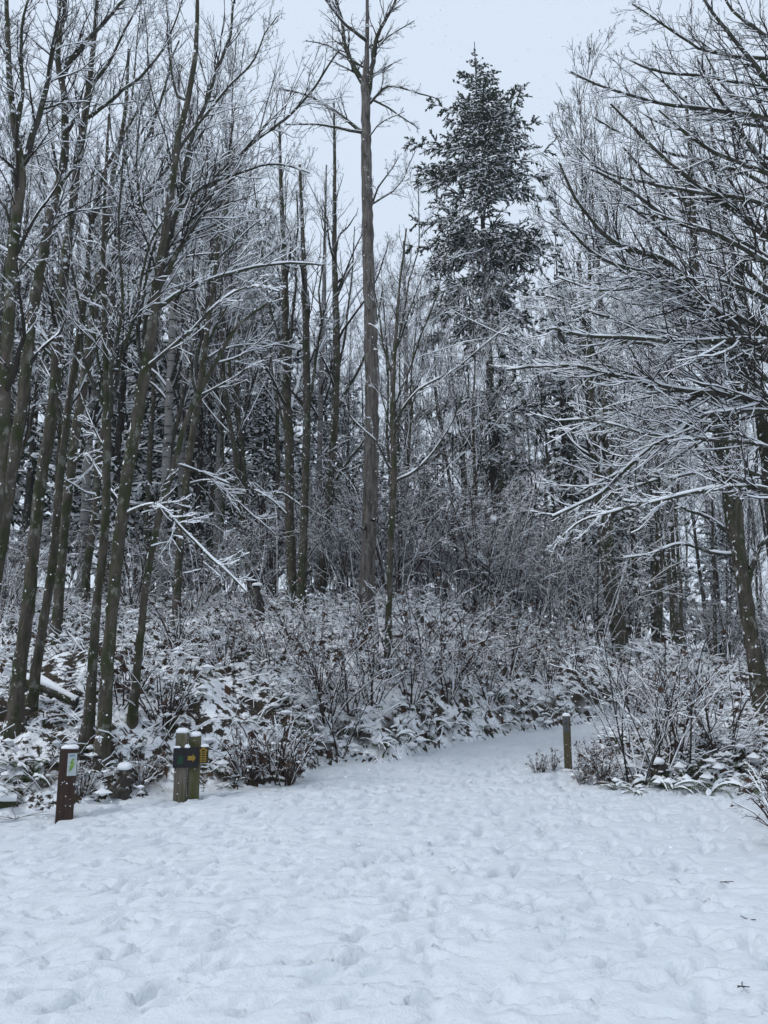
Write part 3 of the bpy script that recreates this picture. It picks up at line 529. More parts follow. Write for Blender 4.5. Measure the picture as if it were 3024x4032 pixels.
# ------------------------------------------------------------------ conifers
def conifer(name, label, H, crown0, rad, nb, n2, n3, loc, trunk_r, w3=0.035, prof=None, droop=0.25, gaps=0.0, snow=0.045, root=None, lean=(0, 0)):
    root = thing(name, label, 'tree', loc)
    z = np.linspace(-0.3, H, 40); P = np.stack([lean[0] * np.sin(z * 0.3) * 0.15 + lean[1] * z, 0 * z, z], 1); R = trunk_r * (1 - z / H * 0.93)
    G = Geo(); G.round(P, R, 10, 0, 0.05); obj('trunk', G.mesh('trunk', ['firbark'], (0, 0, 0), True), root)
    t = np.sort(rng.random(nb)**0.75); hz = crown0 + (H * 0.985 - crown0) * t
    if gaps: t[:12] = 0.02; hz[:12] = np.linspace(crown0 - 2.6, crown0 + 0.2, 12)
    if gaps: keep = (t > 0.7) | (hz < crown0) | (np.sin(hz * 2.1 + 1.0) + 0.6 * rng.normal(size=nb) > -gaps); hz, t = hz[keep], t[keep]
    az = rng.random(len(hz)) * 2 * math.pi; pr = np.interp(t, *prof) if prof else (1 - t)**0.8
    L = rad * np.maximum(pr, 0.035) * rng.uniform(0.6, 1.15, len(hz)); n = 8
    d = np.stack([np.cos(az), np.sin(az), 0.35 * t + 0.15 * rng.normal(size=len(hz))], 1); d = norm(d)
    B = np.empty((len(hz), n, 3)); B[:, 0] = np.stack([np.interp(hz, z, P[:, 0]), 0 * hz, hz], 1)
    for k in range(1, n):
        B[:, k] = B[:, k - 1] + d * (L / (n - 1))[:, None]; d = d + 0.05 * rng.normal(size=d.shape); d[:, 2] += -droop * (0.35 if k > 4 else 1) / 4 * (1 - t * 0.6) + (0.07 if k > 4 else 0); d = norm(d)
    RB = np.linspace(1, 0.25, n)[None] * (0.012 + 0.012 * L[:, None] / rad)
    C = Geo(); C.prism(B, RB, snow_on(B, snow * 0.6, 0.9), 1, 2)
    ang = (0.6, 1.15)
    per = np.maximum(4, (n2 * L / rad * 1.25).astype(int))
    A2, R2 = spawn(B, RB, per, (0.18, 0.42), ang, 5, 0.6, curl=0.1, trop=-0.12, flatz=0.25, tmin=0.08, rmin=0.01, taper=0.6)
    wv = np.array([0.5, 1, 1, 0.8, 0.25])[None] * rng.uniform(0.6, 1.2, (len(A2), 5)) * w3 * 1.1
    C.prism(A2, wv, snow_on(A2, snow, 0.8), 0, 2, wide=1.2, deep=0.7)
    A3, R3 = spawn(A2, R2, n3, (0.2, 0.5), (0.4, 1.1), 3, 0.6, curl=0.14, trop=-0.22, flatz=0.5, tmin=0.05, rmin=0.008, taper=0.6)
    wv = np.array([0.7, 1.1, 0.2])[None] * rng.uniform(0.5, 1.4, (len(A3), 3)) * w3
    C.prism(A3, wv, snow_on(A3, snow * 0.8, 0.6), 0, 2, wide=1.1, deep=0.8)
    obj('crown', C.mesh('crown', ['needle', 'firbark', 'snow']), root)
    return root
FY = 25.0; fb = W(1970, 2350, FY); ft = W(1868, 165, FY); fz = tz(fb[0], FY)
fir = conifer('fir_tree', 'tall snow-dusted fir standing clear against the sky right of centre', ft[2] - fz, 7.0, 3.0, 215, 22, 11, (fb[0], FY, fz), 0.19, 0.024,
              prof=([0, 0.15, 0.3, 0.45, 0.6, 0.7, 0.78, 0.86, 0.93, 1.0], [1.0, 0.7, 1.0, 0.85, 0.95, 0.85, 0.6, 0.36, 0.18, 0.02]), gaps=0.35, droop=0.42, snow=0.04, lean=(0, (ft[0] - fb[0]) / (ft[2] - fz)))
CGR = 'dark conifers behind the bare trees'
protoc = [conifer('conifer_tree', 'p', 14 + 2 * k, 1.2, 3.2 + 0.3 * k, 95, 12, 5, (0, 0, 0), 0.16, 0.045, droop=0.45, snow=0.075) for k in range(3)]
spots = [(-15.5, 29, 17), (-13.2, 25, 15), (-11.3, 31, 19), (-9.4, 26.5, 16), (-8.0, 33, 20), (-6.9, 27, 16.5), (-5.2, 31, 17.5), (-4.0, 27.5, 13.5), (-17.5, 35, 19), (-2.6, 33, 13), (-12.2, 38, 20), (-1.2, 29, 8.5), (0.6, 34, 8), (2.2, 31, 7.5), (-18.5, 27, 16), (-3.2, 37, 15), (-10.6, 22.5, 13), (-1.8, 36, 11), (0.9, 40, 11), (-6.2, 41, 17), (-9.9, 35, 17), (2.8, 41, 9.5), (-0.4, 26.5, 6.5), (1.6, 28, 6), (-2.4, 28, 8), (3.4, 27.5, 6.5), (4.6, 29.5, 8.5), (6.9, 40, 12), (9.6, 37, 11), (12.5, 40, 10), (15, 35, 9), (17, 40, 10), (-13.8, 21, 12), (-8.2, 23, 12.5), (-5.8, 23.5, 11), (-16.2, 24, 14), (-3.9, 24.5, 9.5), (-7.2, 29.5, 17), (-14.2, 33, 19),
         (5.2, 33, 10.5), (6.4, 26.5, 15), (8.0, 24.5, 11), (7.4, 29.5, 15), (8.6, 31, 12), (6.3, 36, 13), (9.5, 27, 9.5), (11.5, 33, 10), (3.8, 36, 8), (13, 30, 8)]
cl = ['snow-laden conifer in the dark stand behind the left maples', 'snow-dusted dark conifer in the background right of the central trunk']
for i, (x, y, h) in enumerate(spots):
    p = protoc[i % 3]; bh = 14 + 2 * (i % 3); s = h / bh; g = tz(x, y)
    if i < 3: o = p; o.location = (x, y, g); o.scale = (s, s, s); o['label'] = cl[0]; o['group'] = CGR
    else: dup(p, (x, y, g), rng.uniform(0, 6.28), s * np.array([1.05, 1.05, 1]), cl[0] if x < 0 else cl[1], CGR)
single_out([o for o in COL.objects if o.name.startswith('conifer_tree')], 'dark snow-laden conifer', 'dark snow-laden conifers')

# ------------------------------------------------------------------ background bare trees and shrubs (copies)
def bare_tree(H, spread, nl, fan, l2=9, l3=5, l4=2, stems=1, snow=0.015, r0=0.11, name='bare_tree', twig='twig'):
    root = thing(name, 'p', 'tree'); T = Geo(); C = Geo(); ST = []
    for s in range(stems):
        n = 14; z = np.linspace(-0.2, H, n); a = rng.uniform(0, 6.28); ln = rng.uniform(0.02, 0.12) * (stems > 1) + 0.02
        P = np.stack([np.cos(a) * ln * z, np.sin(a) * ln * z, z], 1); P[:, :2] += np.cumsum(rng.normal(size=(n, 2)) * 0.05, 0); P[0, :2] = np.array([math.cos(a), math.sin(a)]) * 0.1 * (stems > 1)
        R = r0 * (1 - np.linspace(0, 0.92, n)); T.round(P, R, 8, 0, 0.05); ST.append((P, R))
    obj('trunk', T.mesh('trunk', ['maple'], (0, 0, 0), True), root)
    P = np.stack([p for p, _ in ST]); R = np.stack([r for _, r in ST])
    A, RA = spawn(P, R, nl, (spread * 0.6, spread * 1.2), (fan * 0.6, fan * 1.3), 9, 0.45, up=0.1, curl=0.1, trop=0.06, tmin=0.3, tmax=0.97, rmin=0.01, taper=0.25); C.prism(A, RA, snow_on(A, snow, 0.95))
    A2, R2 = spawn(A, RA, l2, (0.2, 0.5), (0.35, 0.8), 5, 0.5, up=0.1, curl=0.14, trop=0.08, rmin=0.006); C.prism(A2, R2, snow_on(A2, snow * 0.9, 0.9))
    A3, R3 = spawn(A2, R2, l3, (0.3, 0.6), (0.35, 0.9), 3, 0.6, up=0.1, curl=0.16, trop=0.08, rmin=0.005); C.prism(A3, R3, snow_on(A3, snow * 0.8, 0.7))
    if l4: A4, R4 = spawn(A3, R3, l4, (0.3, 0.7), (0.35, 0.9), 2, 0.7, up=0.1, curl=0.16, rmin=0.004); C.prism(A4, R4, snow_on(A4, snow * 0.7, 0.55))
    obj('crown', C.mesh('crown', [twig, 'snow']), root); return root
pb = [bare_tree(15, 0.30, 24, 0.55), bare_tree(13, 0.34, 22, 0.7, stems=2, r0=0.09), bare_tree(17, 0.24, 30, 0.45), bare_tree(11, 0.36, 14, 0.7, stems=3, r0=0.07)]
ph = [15, 13, 17, 11]
bl = {0: 'bare snow-dusted tree in the thicket behind the left maples', 1: 'bare snow-dusted tree behind the middle clump and central trunk', 2: 'bare tree in the open wood on the right where sky shows low between stems', 3: 'tall narrow bare tree rising pale against the sky at upper left'}
bs = []
for x, y, h, z in [(-5.4, 24, 20, 3)]: bs.append((x, y, h, 2, 3))
for k in range(20): bs.append((rng.uniform(-13, -3.5), rng.uniform(15, 34), rng.uniform(11, 17), k % 4, 0))
for k in range(18): bs.append((rng.uniform(-4, 4.0), rng.uniform(20, 34), rng.uniform(9, 14), (k * 3 + 1) % 4, 1))
for k in range(40): bs.append((rng.uniform(5.5, 17), rng.uniform(17, 40), rng.uniform(8, 14), (k * 3) % 4, 2))
seen = set()
for i, (x, y, h, p, z) in enumerate(bs):
    s = h / ph[p]; g = tz(x, y) - 0.1; gname = 'bare trees of the background wood'
    if p not in seen: seen.add(p); o = pb[p]; o.location = (x, y, g); o.scale = (s,) * 3; o['label'] = bl[z]; o['group'] = gname
    else: dup(pb[p], (x, y, g), rng.uniform(0, 6.28), s, bl[z], gname, tilt=(rng.normal() * 0.03, rng.normal() * 0.03))
single_out([o for o in COL.objects if o.name.startswith('bare_tree')], 'bare background tree', 'bare background trees')
def shrub(H, stems, l2, l3, l4, arch, snow=0.016, twig='redtwig', name='shrub', leafy=0):
    root = thing(name, 'p', 'shrub'); C = Geo(); n = 8
    az = rng.uniform(0, 6.28, stems); d = np.stack([np.cos(az) * 0.35, np.sin(az) * 0.35, np.ones(stems)], 1) + rng.normal(size=(stems, 3)) * 0.12; d = norm(d); L = H * rng.uniform(0.6, 1.1, stems)
    P = np.empty((stems, n, 3)); P[:, 0] = np.stack([np.cos(az), np.sin(az), 0 * az - 1.0], 1) * 0.1
    for k in range(1, n): P[:, k] = P[:, k - 1] + d * (L / (n - 1))[:, None]; d = d + rng.normal(size=d.shape) * 0.07; d[:, 2] -= arch * k / n; d = norm(d)
    R = np.linspace(0.011, 0.004, n)[None] * rng.uniform(0.6, 1.5, (stems, 1)); C.prism(P, R, snow_on(P, snow * 1.4, 0.7))
    G2, r2 = spawn(P, R, l2, (0.2, 0.5), (0.4, 1.0), 5, 0.6, up=0.1, curl=0.2, rmin=0.004); C.prism(G2, r2, snow_on(G2, snow, 0.7))
    G3, r3 = spawn(G2, r2, l3, (0.3, 0.7), (0.4, 1.1), 3, 0.7, up=0.05, curl=0.2, rmin=0.0035); C.prism(G3, r3, snow_on(G3, snow, 0.6))
    if l4: G4, r4 = spawn(G3, r3, l4, (0.3, 0.7), (0.4, 1.1), 2, 0.7, curl=0.2, rmin=0.003); C.prism(G4, r4, snow_on(G4, snow, 0.45))
    k = rng.random(len(G3)) < 0.15; C.blobs(G3[k, 1], rng.uniform(0.01, 0.028, k.sum()), 1)
    if leafy:
        k = rng.random(len(G3)) < leafy; c = G3[k, -1]; a = rng.normal(size=(k.sum(), 3)) * 0.03; b = rng.normal(size=(k.sum(), 3)) * 0.025
        C.quads(np.stack([c - a, c + b, c + a, c - b], 1), 2)
    obj('stems', C.mesh('stems', [twig, 'snow', 'leaf']), root); return root
psh = [shrub(3.2, 11, 7, 4, 2, 0.25, 0.006), shrub(2.6, 12, 7, 4, 2, 0.35, 0.006), shrub(3.8, 9, 8, 5, 2, 0.12, 0.006, twig='twig'), shrub(1.5, 14, 5, 3, 1, 0.3, 0.005, leafy=0.2), shrub(0.8, 26, 4, 2, 0, 0.25, 0.004, leafy=0.2), shrub(2.8, 6, 6, 3, 1, 0.12, 0.012, twig='twig')]
hs = [3.2, 2.6, 3.8, 1.5, 0.8, 2.8]
ss = []
for k in range(14): ss.append((rng.uniform(-9, -2.4), rng.uniform(14, 20), rng.uniform(1.4, 2.8), 0))
for k in range(42): ss.append((rng.uniform(-3, 4.8), rng.uniform(17.5, 23), rng.uniform(2.2, 4.6), 1))
for k in range(12): ss.append((rng.uniform(4.6, 9), rng.uniform(12.6, 16.5), rng.uniform(1.2, 2.3), 2))
for k in range(16): ss.append((rng.uniform(-9, 6), rng.uniform(24, 31), rng.uniform(2.4, 4.2), 1))
for k in range(20): ss.append((rng.uniform(4, 15), rng.uniform(20, 27), rng.uniform(2.2, 3.8), 4))
for px, py, h in [(1340, 2960, 1.9), (1290, 2840, 1.6), (1560, 2700, 1.6), (1700, 2660, 1.8), (1850, 2680, 1.7), (1420, 2640, 1.9), (2000, 2660, 1.5), (950, 2560, 1.2), (1120, 3080, 0.75), (1060, 3050, 0.9), (980, 3060, 0.7), (640, 2850, 0.9), (330, 3120, 0.45), (560, 3090, 0.4), (1180, 2600, 1.5), (2150, 2700, 1.2), (700, 2560, 1.3), (2260, 2640, 1.5), (1380, 2800, 1.3), (1470, 2760, 1.5), (1240, 2740, 1.4), (1620, 2760, 1.2), (1760, 2740, 1.4), (1930, 2760, 1.2), (1080, 2640, 1.3), (1330, 2700, 2.0), (1500, 2650, 2.1), (1660, 2600, 2.2), (1800, 2610, 2.0), (2080, 2660, 1.4), (880, 2640, 1.1), (480, 2760, 0.9)]:
    Y = hit(px, py); p = W(px, py, Y); ss.append((p[0], p[1], h, 3))
for px, py, h in [(2165, 3030, 0.32), (2120, 3045, 0.3), (2330, 3030, 0.45), (2300, 3090, 0.28), (2380, 3070, 0.45), (2520, 3085, 1.9), (2490, 3070, 2.1), (2600, 3040, 2.0), (2720, 3010, 2.2), (2850, 2970, 1.6), (2640, 2980, 1.5), (3150, 3340, 0.7), (3110, 3240, 0.6)]:
    Y = hit(px, py); p = W(px, py, Y); ss.append((p[0], p[1], h, 2 if px < 3000 else 5))
used = set(); byz = {}
for i, (x, y, h, z) in enumerate(ss):
    if h < 1.05: p = 4
    elif z in (2, 3) and h >= 1.9: p = 5
    elif h < 1.9: p = 3
    else: p = i % 3
    s = h / hs[p]; g = tz(x, y); gn = 'bare shrubs of the undergrowth'
    if p not in used: used.add(p); o = psh[p]; o.location = (x, y, g); o.scale = (s,) * 3; o['group'] = gn
    else: o = dup(psh[p], (x, y, g), rng.uniform(0, 6.28), s, None, gn)
    byz.setdefault(z, []).append(o)
single_out(byz[0], 'tangled bare shrub on the slope', 'tangled slope shrubs'); single_out(byz[1], 'tall thicket shrub on the crest', 'tall crest shrubs')
single_out(byz[2], 'bare shrub on the right mound', 'mound shrubs', [(2170, 'left of the marker post'), (2330, 'close behind the marker post'), (2560, 'beside the dark snowy stump'), (2800, 'left of the leaning right-hand maple'), (9999, 'under the leaning right-hand maple')])
single_out(byz[3], 'low bare shrub on the snowy bank', 'low bank shrubs'); single_out(byz[4], 'thicket shrub beyond the trail bend', 'shrubs beyond the bend')
single_out(byz[5], 'fine twiggy bush', 'fine twiggy bushes', [(9999, 'cut by the right edge of the clearing')])

# ------------------------------------------------------------------ ferns
def frond_geo(G, base, az, L, droop, snowy):
    n = 11; d = np.array([math.cos(az) * 0.8, math.sin(az) * 0.8, 0.75]); d /= np.linalg.norm(d); P = [np.array(base, float)]
    for k in range(n - 1): P.append(P[-1] + d * L / (n - 1)); d = d + np.array([0, 0, -droop]); d = d / np.linalg.norm(d)
    P = np.array(P); T = norm(np.gradient(P, axis=0)); side = norm(np.cross(T, np.array([0, 0, 1.0]))); t = np.linspace(0, 1, n)
    w = L * 0.125 * np.interp(t, [0, 0.12, 0.45, 1], [0.1, 0.75, 1, 0.12]); up = np.cross(side, T)
    q = []
    for k in range(1, n):
        for sgn in (-1, 1):
            for f in (0.0, 0.5):
                a = P[k] * (1 - f) + P[k - 1] * f; ww = w[k] * (1 - f) + w[k - 1] * f; th = T[k] * L / (n - 1) * 0.34
                tip = a + side[k] * sgn * ww + T[k] * ww * 0.25 - up[k] * ww * 0.3
                q.append([a - th * 0.5, a + th * 0.5, tip + th * 0.12, tip - th * 0.12])
    G.quads(np.array(q), 0)
    if snowy > 0:
        R = w * 0.42 * np.clip(1.7 * rng.random(n) - 0.4, 0.02, 2); st = 0.026 * (0.5 + rng.random(n)) * np.interp(t, [0, 0.2, 1], [0.2, 1, 0.6]) * snowy
        G.prism((P + up * 0.006)[None], R[None] * 1.0, st[None], 1, 1, deep=0.05)
fr_mesh = []
for k in range(8):
    G = Geo(); frond_geo(G, (0, 0, 0), 0.0, rng.uniform(0.6, 0.85), rng.uniform(0.13, 0.26), [0, 0.4, 0.6, 0.9, 0, 0.5, 1, 0.25][k]); fr_mesh.append(G.mesh('frond', ['fern', 'snow']))
def fern(x, y, label, size, nf=10):
    root = thing('fern', label, 'fern', (x, y, tz(x, y) - 0.02), rng.uniform(0, 6.28), 'sword ferns on the banks')
    for k in range(nf):
        o = obj('frond', fr_mesh[rng.integers(8)], root); o.rotation_euler = (rng.normal() * 0.12, rng.normal() * 0.15, k * 6.283 / nf + rng.normal() * 0.2); s = size * rng.uniform(0.7, 1.15); o.scale = (s, s, s)
for px, py, s in [(770, 2990, 0.55), (840, 3040, 0.75), (930, 3080, 0.6), (880, 3110, 0.45), (640, 2880, 0.7), (340, 3060, 0.7), (200, 3010, 0.9), (120, 3080, 1.0), (50, 3020, 0.9), (40, 3130, 0.7), (400, 3120, 0.6), (700, 2690, 0.9), (830, 2660, 1.0), (760, 2770, 0.9), (600, 2740, 0.8), (260, 2850, 1.0), (470, 3020, 0.7), (560, 2950, 0.7),
                  (1160, 2880, 1.1), (1240, 2930, 0.9), (1100, 2760, 1.0), (1020, 2720, 1.1), (1200, 2830, 1.1), (1050, 2850, 0.8), (960, 2850, 0.8), (1400, 2900, 1.1), (1480, 2940, 0.9), (1560, 2910, 1.0), (1650, 2930, 0.9), (1700, 2860, 1.0), (1780, 2870, 0.9), (1620, 2800, 1.0), (1850, 2820, 0.9), (1900, 2870, 0.7), (2000, 2850, 0.8), (2060, 2800, 0.8), (1960, 2760, 0.9), (2130, 2820, 0.7), (1820, 2720, 1.0)]:
    p = W(px, py, hit(px, py)); fern(p[0], p[1], 'snow-bent green fern on the face of the bank left of the trail', s * 0.6)
for px, py, s in [(2560, 3080, 0.9), (2640, 3110, 0.95), (2720, 3100, 1.0), (2800, 3120, 1.0), (2870, 3080, 0.9), (2930, 3110, 1.0), (2990, 3060, 0.9), (3020, 3120, 0.9), (2760, 3030, 0.8), (2680, 3060, 0.8), (2500, 3120, 0.6), (2420, 3110, 0.5), (2900, 3020, 0.8)]:
    p = W(px, py, hit(px, py)); fern(p[0], p[1], 'drooping dark fern along the foot of the right mound', s * 0.68)

single_out([o for o in COL.objects if o.name.startswith('fern') and to_px(*o.location[:2]) < 2300], 'snow-bent green fern on the bank', 'snow-bent bank ferns', [(150, 'at the left edge'), (330, 'behind the brown map post'), (680, 'between map post and trail sign'), (980, 'just right of the trail sign'), (1300, 'left of the central trunk'), (1520, 'below the central trunk'), (1700, 'below the young alder'), (1900, 'left of the fir'), (2300, 'above the trail bend')])
single_out([o for o in COL.objects if o.name.startswith('fern') and to_px(*o.location[:2]) >= 2300], 'drooping dark fern on the mound', 'drooping mound ferns', [(2600, 'left of or at the dark stump'), (2800, 'just right of the dark stump'), (9999, 'near the right edge')])
# ------------------------------------------------------------------ undergrowth (uncountable litter, brambles and snow lumps)
def undergrowth(name, label, N, xr, yr, which, lens):
    x = rng.uniform(*xr, N); y = rng.uniform(*yr, N); z, sl, sr = terrain(x, y, True); s = sl if which == 'l' else sr
    k = (s > 0.03) & (fbm(x * 0.8 + 2, y * 0.8, 3) + 0.25 * rng.normal(size=N) > -0.03 - 0.3 * (s < 0.6)); x, y, z, s = x[k], y[k], z[k], s[k]; N = len(x)
    n = 4; az = rng.uniform(0, 6.28, N); d = norm(np.stack([np.cos(az) * 0.7, np.sin(az) * 0.7 - 0.2, rng.uniform(0.15, 1.1, N)], 1)); L = rng.uniform(*lens, N) * np.clip(0.4 + s, 0.3, 1)
    P = np.empty((N, n, 3)); P[:, 0] = np.stack([x, y, z - 0.02], 1)
    for i in range(1, n): P[:, i] = P[:, i - 1] + d * (L / (n - 1))[:, None]; d = d + rng.normal(size=d.shape) * 0.2; d[:, 2] -= 0.22; d = norm(d)
    R = np.linspace(1, 0.5, n)[None] * rng.uniform(0.002, 0.007, (N, 1)); G = Geo(); h = N * 3 // 5
    G.prism(P[:h], R[:h], snow_on(P[:h], 0.02, 0.8)); Pf = P[h:, :1] + (P[h:] - P[h:, :1]) * 0.6; G.prism(Pf, R[h:] * 1.9, snow_on(Pf, 0.022, 0.55), 3, 1, wide=1.3, deep=0.4)
    m = rng.random(N) < 0.7; c = P[m, 1] + rng.normal(size=(m.sum(), 3)) * 0.05; sz = rng.uniform(0.3, 1.1, (m.sum(), 1)); a = rng.normal(size=(m.sum(), 3)) * 0.035 * sz; b = rng.normal(size=(m.sum(), 3)) * 0.028 * sz
    G.quads(np.stack([c - a, c + b, c + a, c - b], 1), 2)
    m = rng.random(N) < 0.5; G.blobs(P[m, 2], 0.012 + 0.09 * rng.random(m.sum())**2.2, 1, 0.5)
    o = obj(name, G.mesh(name, ['redtwig', 'snow', 'leaf', 'fern'])); o['kind'] = 'stuff'; o['label'] = label; o['category'] = 'undergrowth'
undergrowth('undergrowth', 'low brambles, dead leaves and snow lumps over the left bank', 17500, (-9, 8), (7.5, 19), 'l', (0.12, 0.75))
undergrowth('undergrowth', 'low brambles, fern litter and snow lumps over the right mound', 9000, (2.4, 9), (8.8, 16), 'r', (0.12, 0.6))

# ------------------------------------------------------------------ small solids
def box(G, c, sx, sy, sz, mb=0, rot=0.0, bev=0.006):
    hx, hy, hz = sx / 2, sy / 2, sz / 2; cs, sn = math.cos(rot), math.sin(rot)
    pr = []
    for zz, ins in ((-hz, bev), (-hz + bev, 0), (hz - bev, 0), (hz, bev)):
        a, b = hx - ins, hy - ins; e = bev
        pr.append([(a - e, -b), (a, -b + e), (a, b - e), (a - e, b), (-a + e, b), (-a, b - e), (-a, -b + e), (-a + e, -b)])
    V = []
    for (zz), ring in zip((-hz, -hz + bev, hz - bev, hz), pr):
        for (x, y) in ring: V.append((c[0] + x * cs - y * sn, c[1] + x * sn + y * cs, c[2] + zz))
    n0 = G.n; G.V.append(np.array(V)); Q = []
    for r in range(3):
        for j in range(8): Q.append((n0 + r * 8 + j, n0 + r * 8 + (j + 1) % 8, n0 + (r + 1) * 8 + (j + 1) % 8, n0 + (r + 1) * 8 + j))
    for r0, o in ((0, -1), (24, 1)):
        f = [(0, 1, 2, 3), (0, 3, 4, 7), (4, 5, 6, 7)]
        for q in f: Q.append(tuple(n0 + r0 + i for i in (q if o > 0 else q[::-1])))
    G.Q.append(np.array(Q)); G.I.append(np.full(len(Q), mb)); G.n += len(V)
def boxpart(name, mat, parent, c, sx, sy, sz, rot=0.0, bev=0.006):
    G = Geo(); box(G, (0, 0, 0), sx, sy, sz, 0, 0, bev); o = obj(name, G.mesh(name, [mat]), parent, c); o.rotation_euler = (0, 0, rot); return o
def cap(name, parent, c, sx, sy, h, rot=0.0):              # snow lying on a flat top
    nu, nv = 14, 7; V = []; a = np.linspace(0, 2 * math.pi, nu, endpoint=False)
    for j in range(nv):
        t = j / (nv - 1); r = [1.0, 1.07, 1.06, 0.95, 0.75, 0.4, 0.02][j]; z = [-0.16, 0.0, 0.3, 0.62, 0.86, 0.98, 1.0][j]
        for k in range(nu):
            ca, sa = math.cos(a[k]), math.sin(a[k]); e = 1 / max(abs(ca), abs(sa))**0.72
            V.append((ca * e * r * sx / 2 * (1 + 0.05 * rng.normal()), sa * e * r * sy / 2 * (1 + 0.05 * rng.normal()), h * (z + (0.07 * rng.normal() if j > 0 else 0.09 * rng.normal()))))
    Q = [(j * nu + k, j * nu + (k + 1) % nu, (j + 1) * nu + (k + 1) % nu, (j + 1) * nu + k) for j in range(nv - 1) for k in range(nu)]
    o = obj(name, make_mesh(name, V, Q, ['snow']), parent, c); o.rotation_euler = (0, 0, rot); return o
def poly(name, mat, parent, pts, c, rot=0.0, th=0.004):    # thin extruded outline facing -Y
    n = len(pts); V = [(x, 0, z) for x, z in pts] + [(x, -th, z) for x, z in pts]
    me = bpy.data.meshes.new(name); F = [tuple(range(n))[::-1], tuple(range(n, 2 * n))] + [(i, (i + 1) % n, n + (i + 1) % n, n + i) for i in range(n)]
    me.from_pydata(V, [], F); me.materials.append(M[mat]); me.update(); o = obj(name, me, parent, c); o.rotation_euler = (0, 0, rot); return o
def flecks(name, parent, n, x, y0, z, sz=0.012):
    G = Geo(); C_ = np.stack([rng.uniform(*x, n), np.full(n, y0), rng.uniform(*z, n)], 1); G.blobs(C_, rng.uniform(0.3, 1, n) * sz, 0, 0.9); obj(name, G.mesh(name, ['snow']), parent)
# brown post with a small trail map
p = list(W(253, 3222, hit(253, 3222))[:2]); gz = tz(*p); pt = W(272, 2945, p[1]); Hh = pt[2] - gz; wd0 = 0.168 * p[1] / 8.2
t = thing('map_post', 'dark brown square post with a green trail map panel, snow on top', 'post', (p[0], p[1], gz), math.radians(21))
boxpart('post', 'post_brown', t, (0, 0, Hh / 2 - 0.15), wd0, wd0, Hh + 0.3, 0, 0.008); cap('snow_cap', t, (0.012, 0, Hh + 0.002), wd0 * 0.92, wd0, 0.03)
pn = boxpart('map_panel', 'panel', t, (wd0 * 0.235, -wd0 / 2 - 0.004, Hh - 0.165), wd0 * 0.52, 0.007, 0.235, 0, 0.002)
poly('map_area', 'mapgreen', pn, [(-0.022, -0.085), (-0.004, -0.055), (0.012, -0.035), (0.026, 0.0), (0.024, 0.02), (0.01, 0.022), (0.016, 0.05), (0.01, 0.07), (-0.004, 0.05), (-0.018, 0.03), (-0.012, 0.0), (-0.026, -0.03)], (0, -0.0045, 0), 0, 0.002)
boxpart('map_title', 'blue', pn, (-0.004, -0.005, 0.095), 0.06, 0.003, 0.022, 0, 0.0005)
for k in range(4): boxpart('map_line', 'greenpaint', pn, (rng.uniform(-0.015, 0.015), -0.0072, -0.05 + 0.035 * k), 0.05, 0.001, 0.0025, 0, 0.0002)
flecks('snow_flecks', t, 9, (-wd0 * 0.45, wd0 * 0.4), -wd0 / 2 - 0.002, (0.05, Hh - 0.3), 0.011)
# pair of timber posts with sign boards
p = list(W(707, 3150, hit(707, 3150))[:2]); gz = tz(*p); u = p[1] / 8.6; pt = W(722, 2882, p[1]); Hh = pt[2] - gz; a = 0.128 * u
t = thing('trail_sign', 'pair of weathered timber posts carrying a dark board with a yellow arrow', 'sign', (p[0], p[1], gz), math.radians(9))
boxpart('post', 'post_grey', t, (0, 0, Hh / 2 - 0.15), a, a, Hh + 0.3, 0, 0.01)['label'] = 'taller grey timber post'
boxpart('post', 'post_moss', t, (a * 1.03, 0.07, Hh / 2 - 0.18), a, a, Hh + 0.26, 0.05, 0.01)['label'] = 'shorter mossy timber post'
cap('snow_cap', t, (0, 0, Hh), a, a, 0.045); cap('snow_cap', t, (a * 1.03, 0.07, Hh - 0.05), a, a, 0.045)
bw, bh = 0.265 * u, 0.205 * u; bz = Hh - 0.155 * u - bh / 2
bd = boxpart('sign_board', 'board', t, (a * 0.42, -a / 2 - 0.014, bz), bw, 0.026, bh, 0, 0.003)
ar = [(-0.035, -0.022), (0.015, -0.022), (0.015, -0.042), (0.05, 0.0), (0.015, 0.042), (0.015, 0.022), (-0.035, 0.022)]
poly('arrow', 'yellow', bd, [(x * u, z * u) for x, z in ar], (0.055 * u, -0.0135, -0.005))
poly('emblem', 'greenpaint', bd, [(x * u, z * u) for x, z in [(-0.03, -0.05), (0.028, -0.05), (0.03, 0.02), (0.01, 0.045), (-0.022, 0.03)]], (-0.055 * u, -0.0135, -0.015), 0, 0.002)
b2 = boxpart('side_board', 'brownboard', t, (a * 0.42 + bw / 2 + 0.048 * u, -a / 2 - 0.004, bz + 0.022 * u), 0.105 * u, 0.024, bh * 0.83, 0.0, 0.003)
yel = lambda nm, pts: poly(nm, 'yellow', b2, [(x * u, z * u) for x, z in pts], (0, -0.0125, 0))
yel('rail', [(-0.027, -0.075), (-0.018, -0.075), (-0.018, 0.05), (-0.027, 0.05)]); yel('rail', [(0.018, -0.075), (0.027, -0.075), (0.027, 0.05), (0.018, 0.05)])
for k in range(5): 
    z0 = -0.068 + 0.024 * k; o = yel('rung', [(-0.036, z0), (0.036, z0), (0.036, z0 + 0.009), (-0.036, z0 + 0.009)]); o.location.y -= 0.0015
yel('arrow_head', [(-0.045, 0.046), (0, 0.083), (0.045, 0.046), (0.034, 0.042), (0, 0.062), (-0.034, 0.042)])
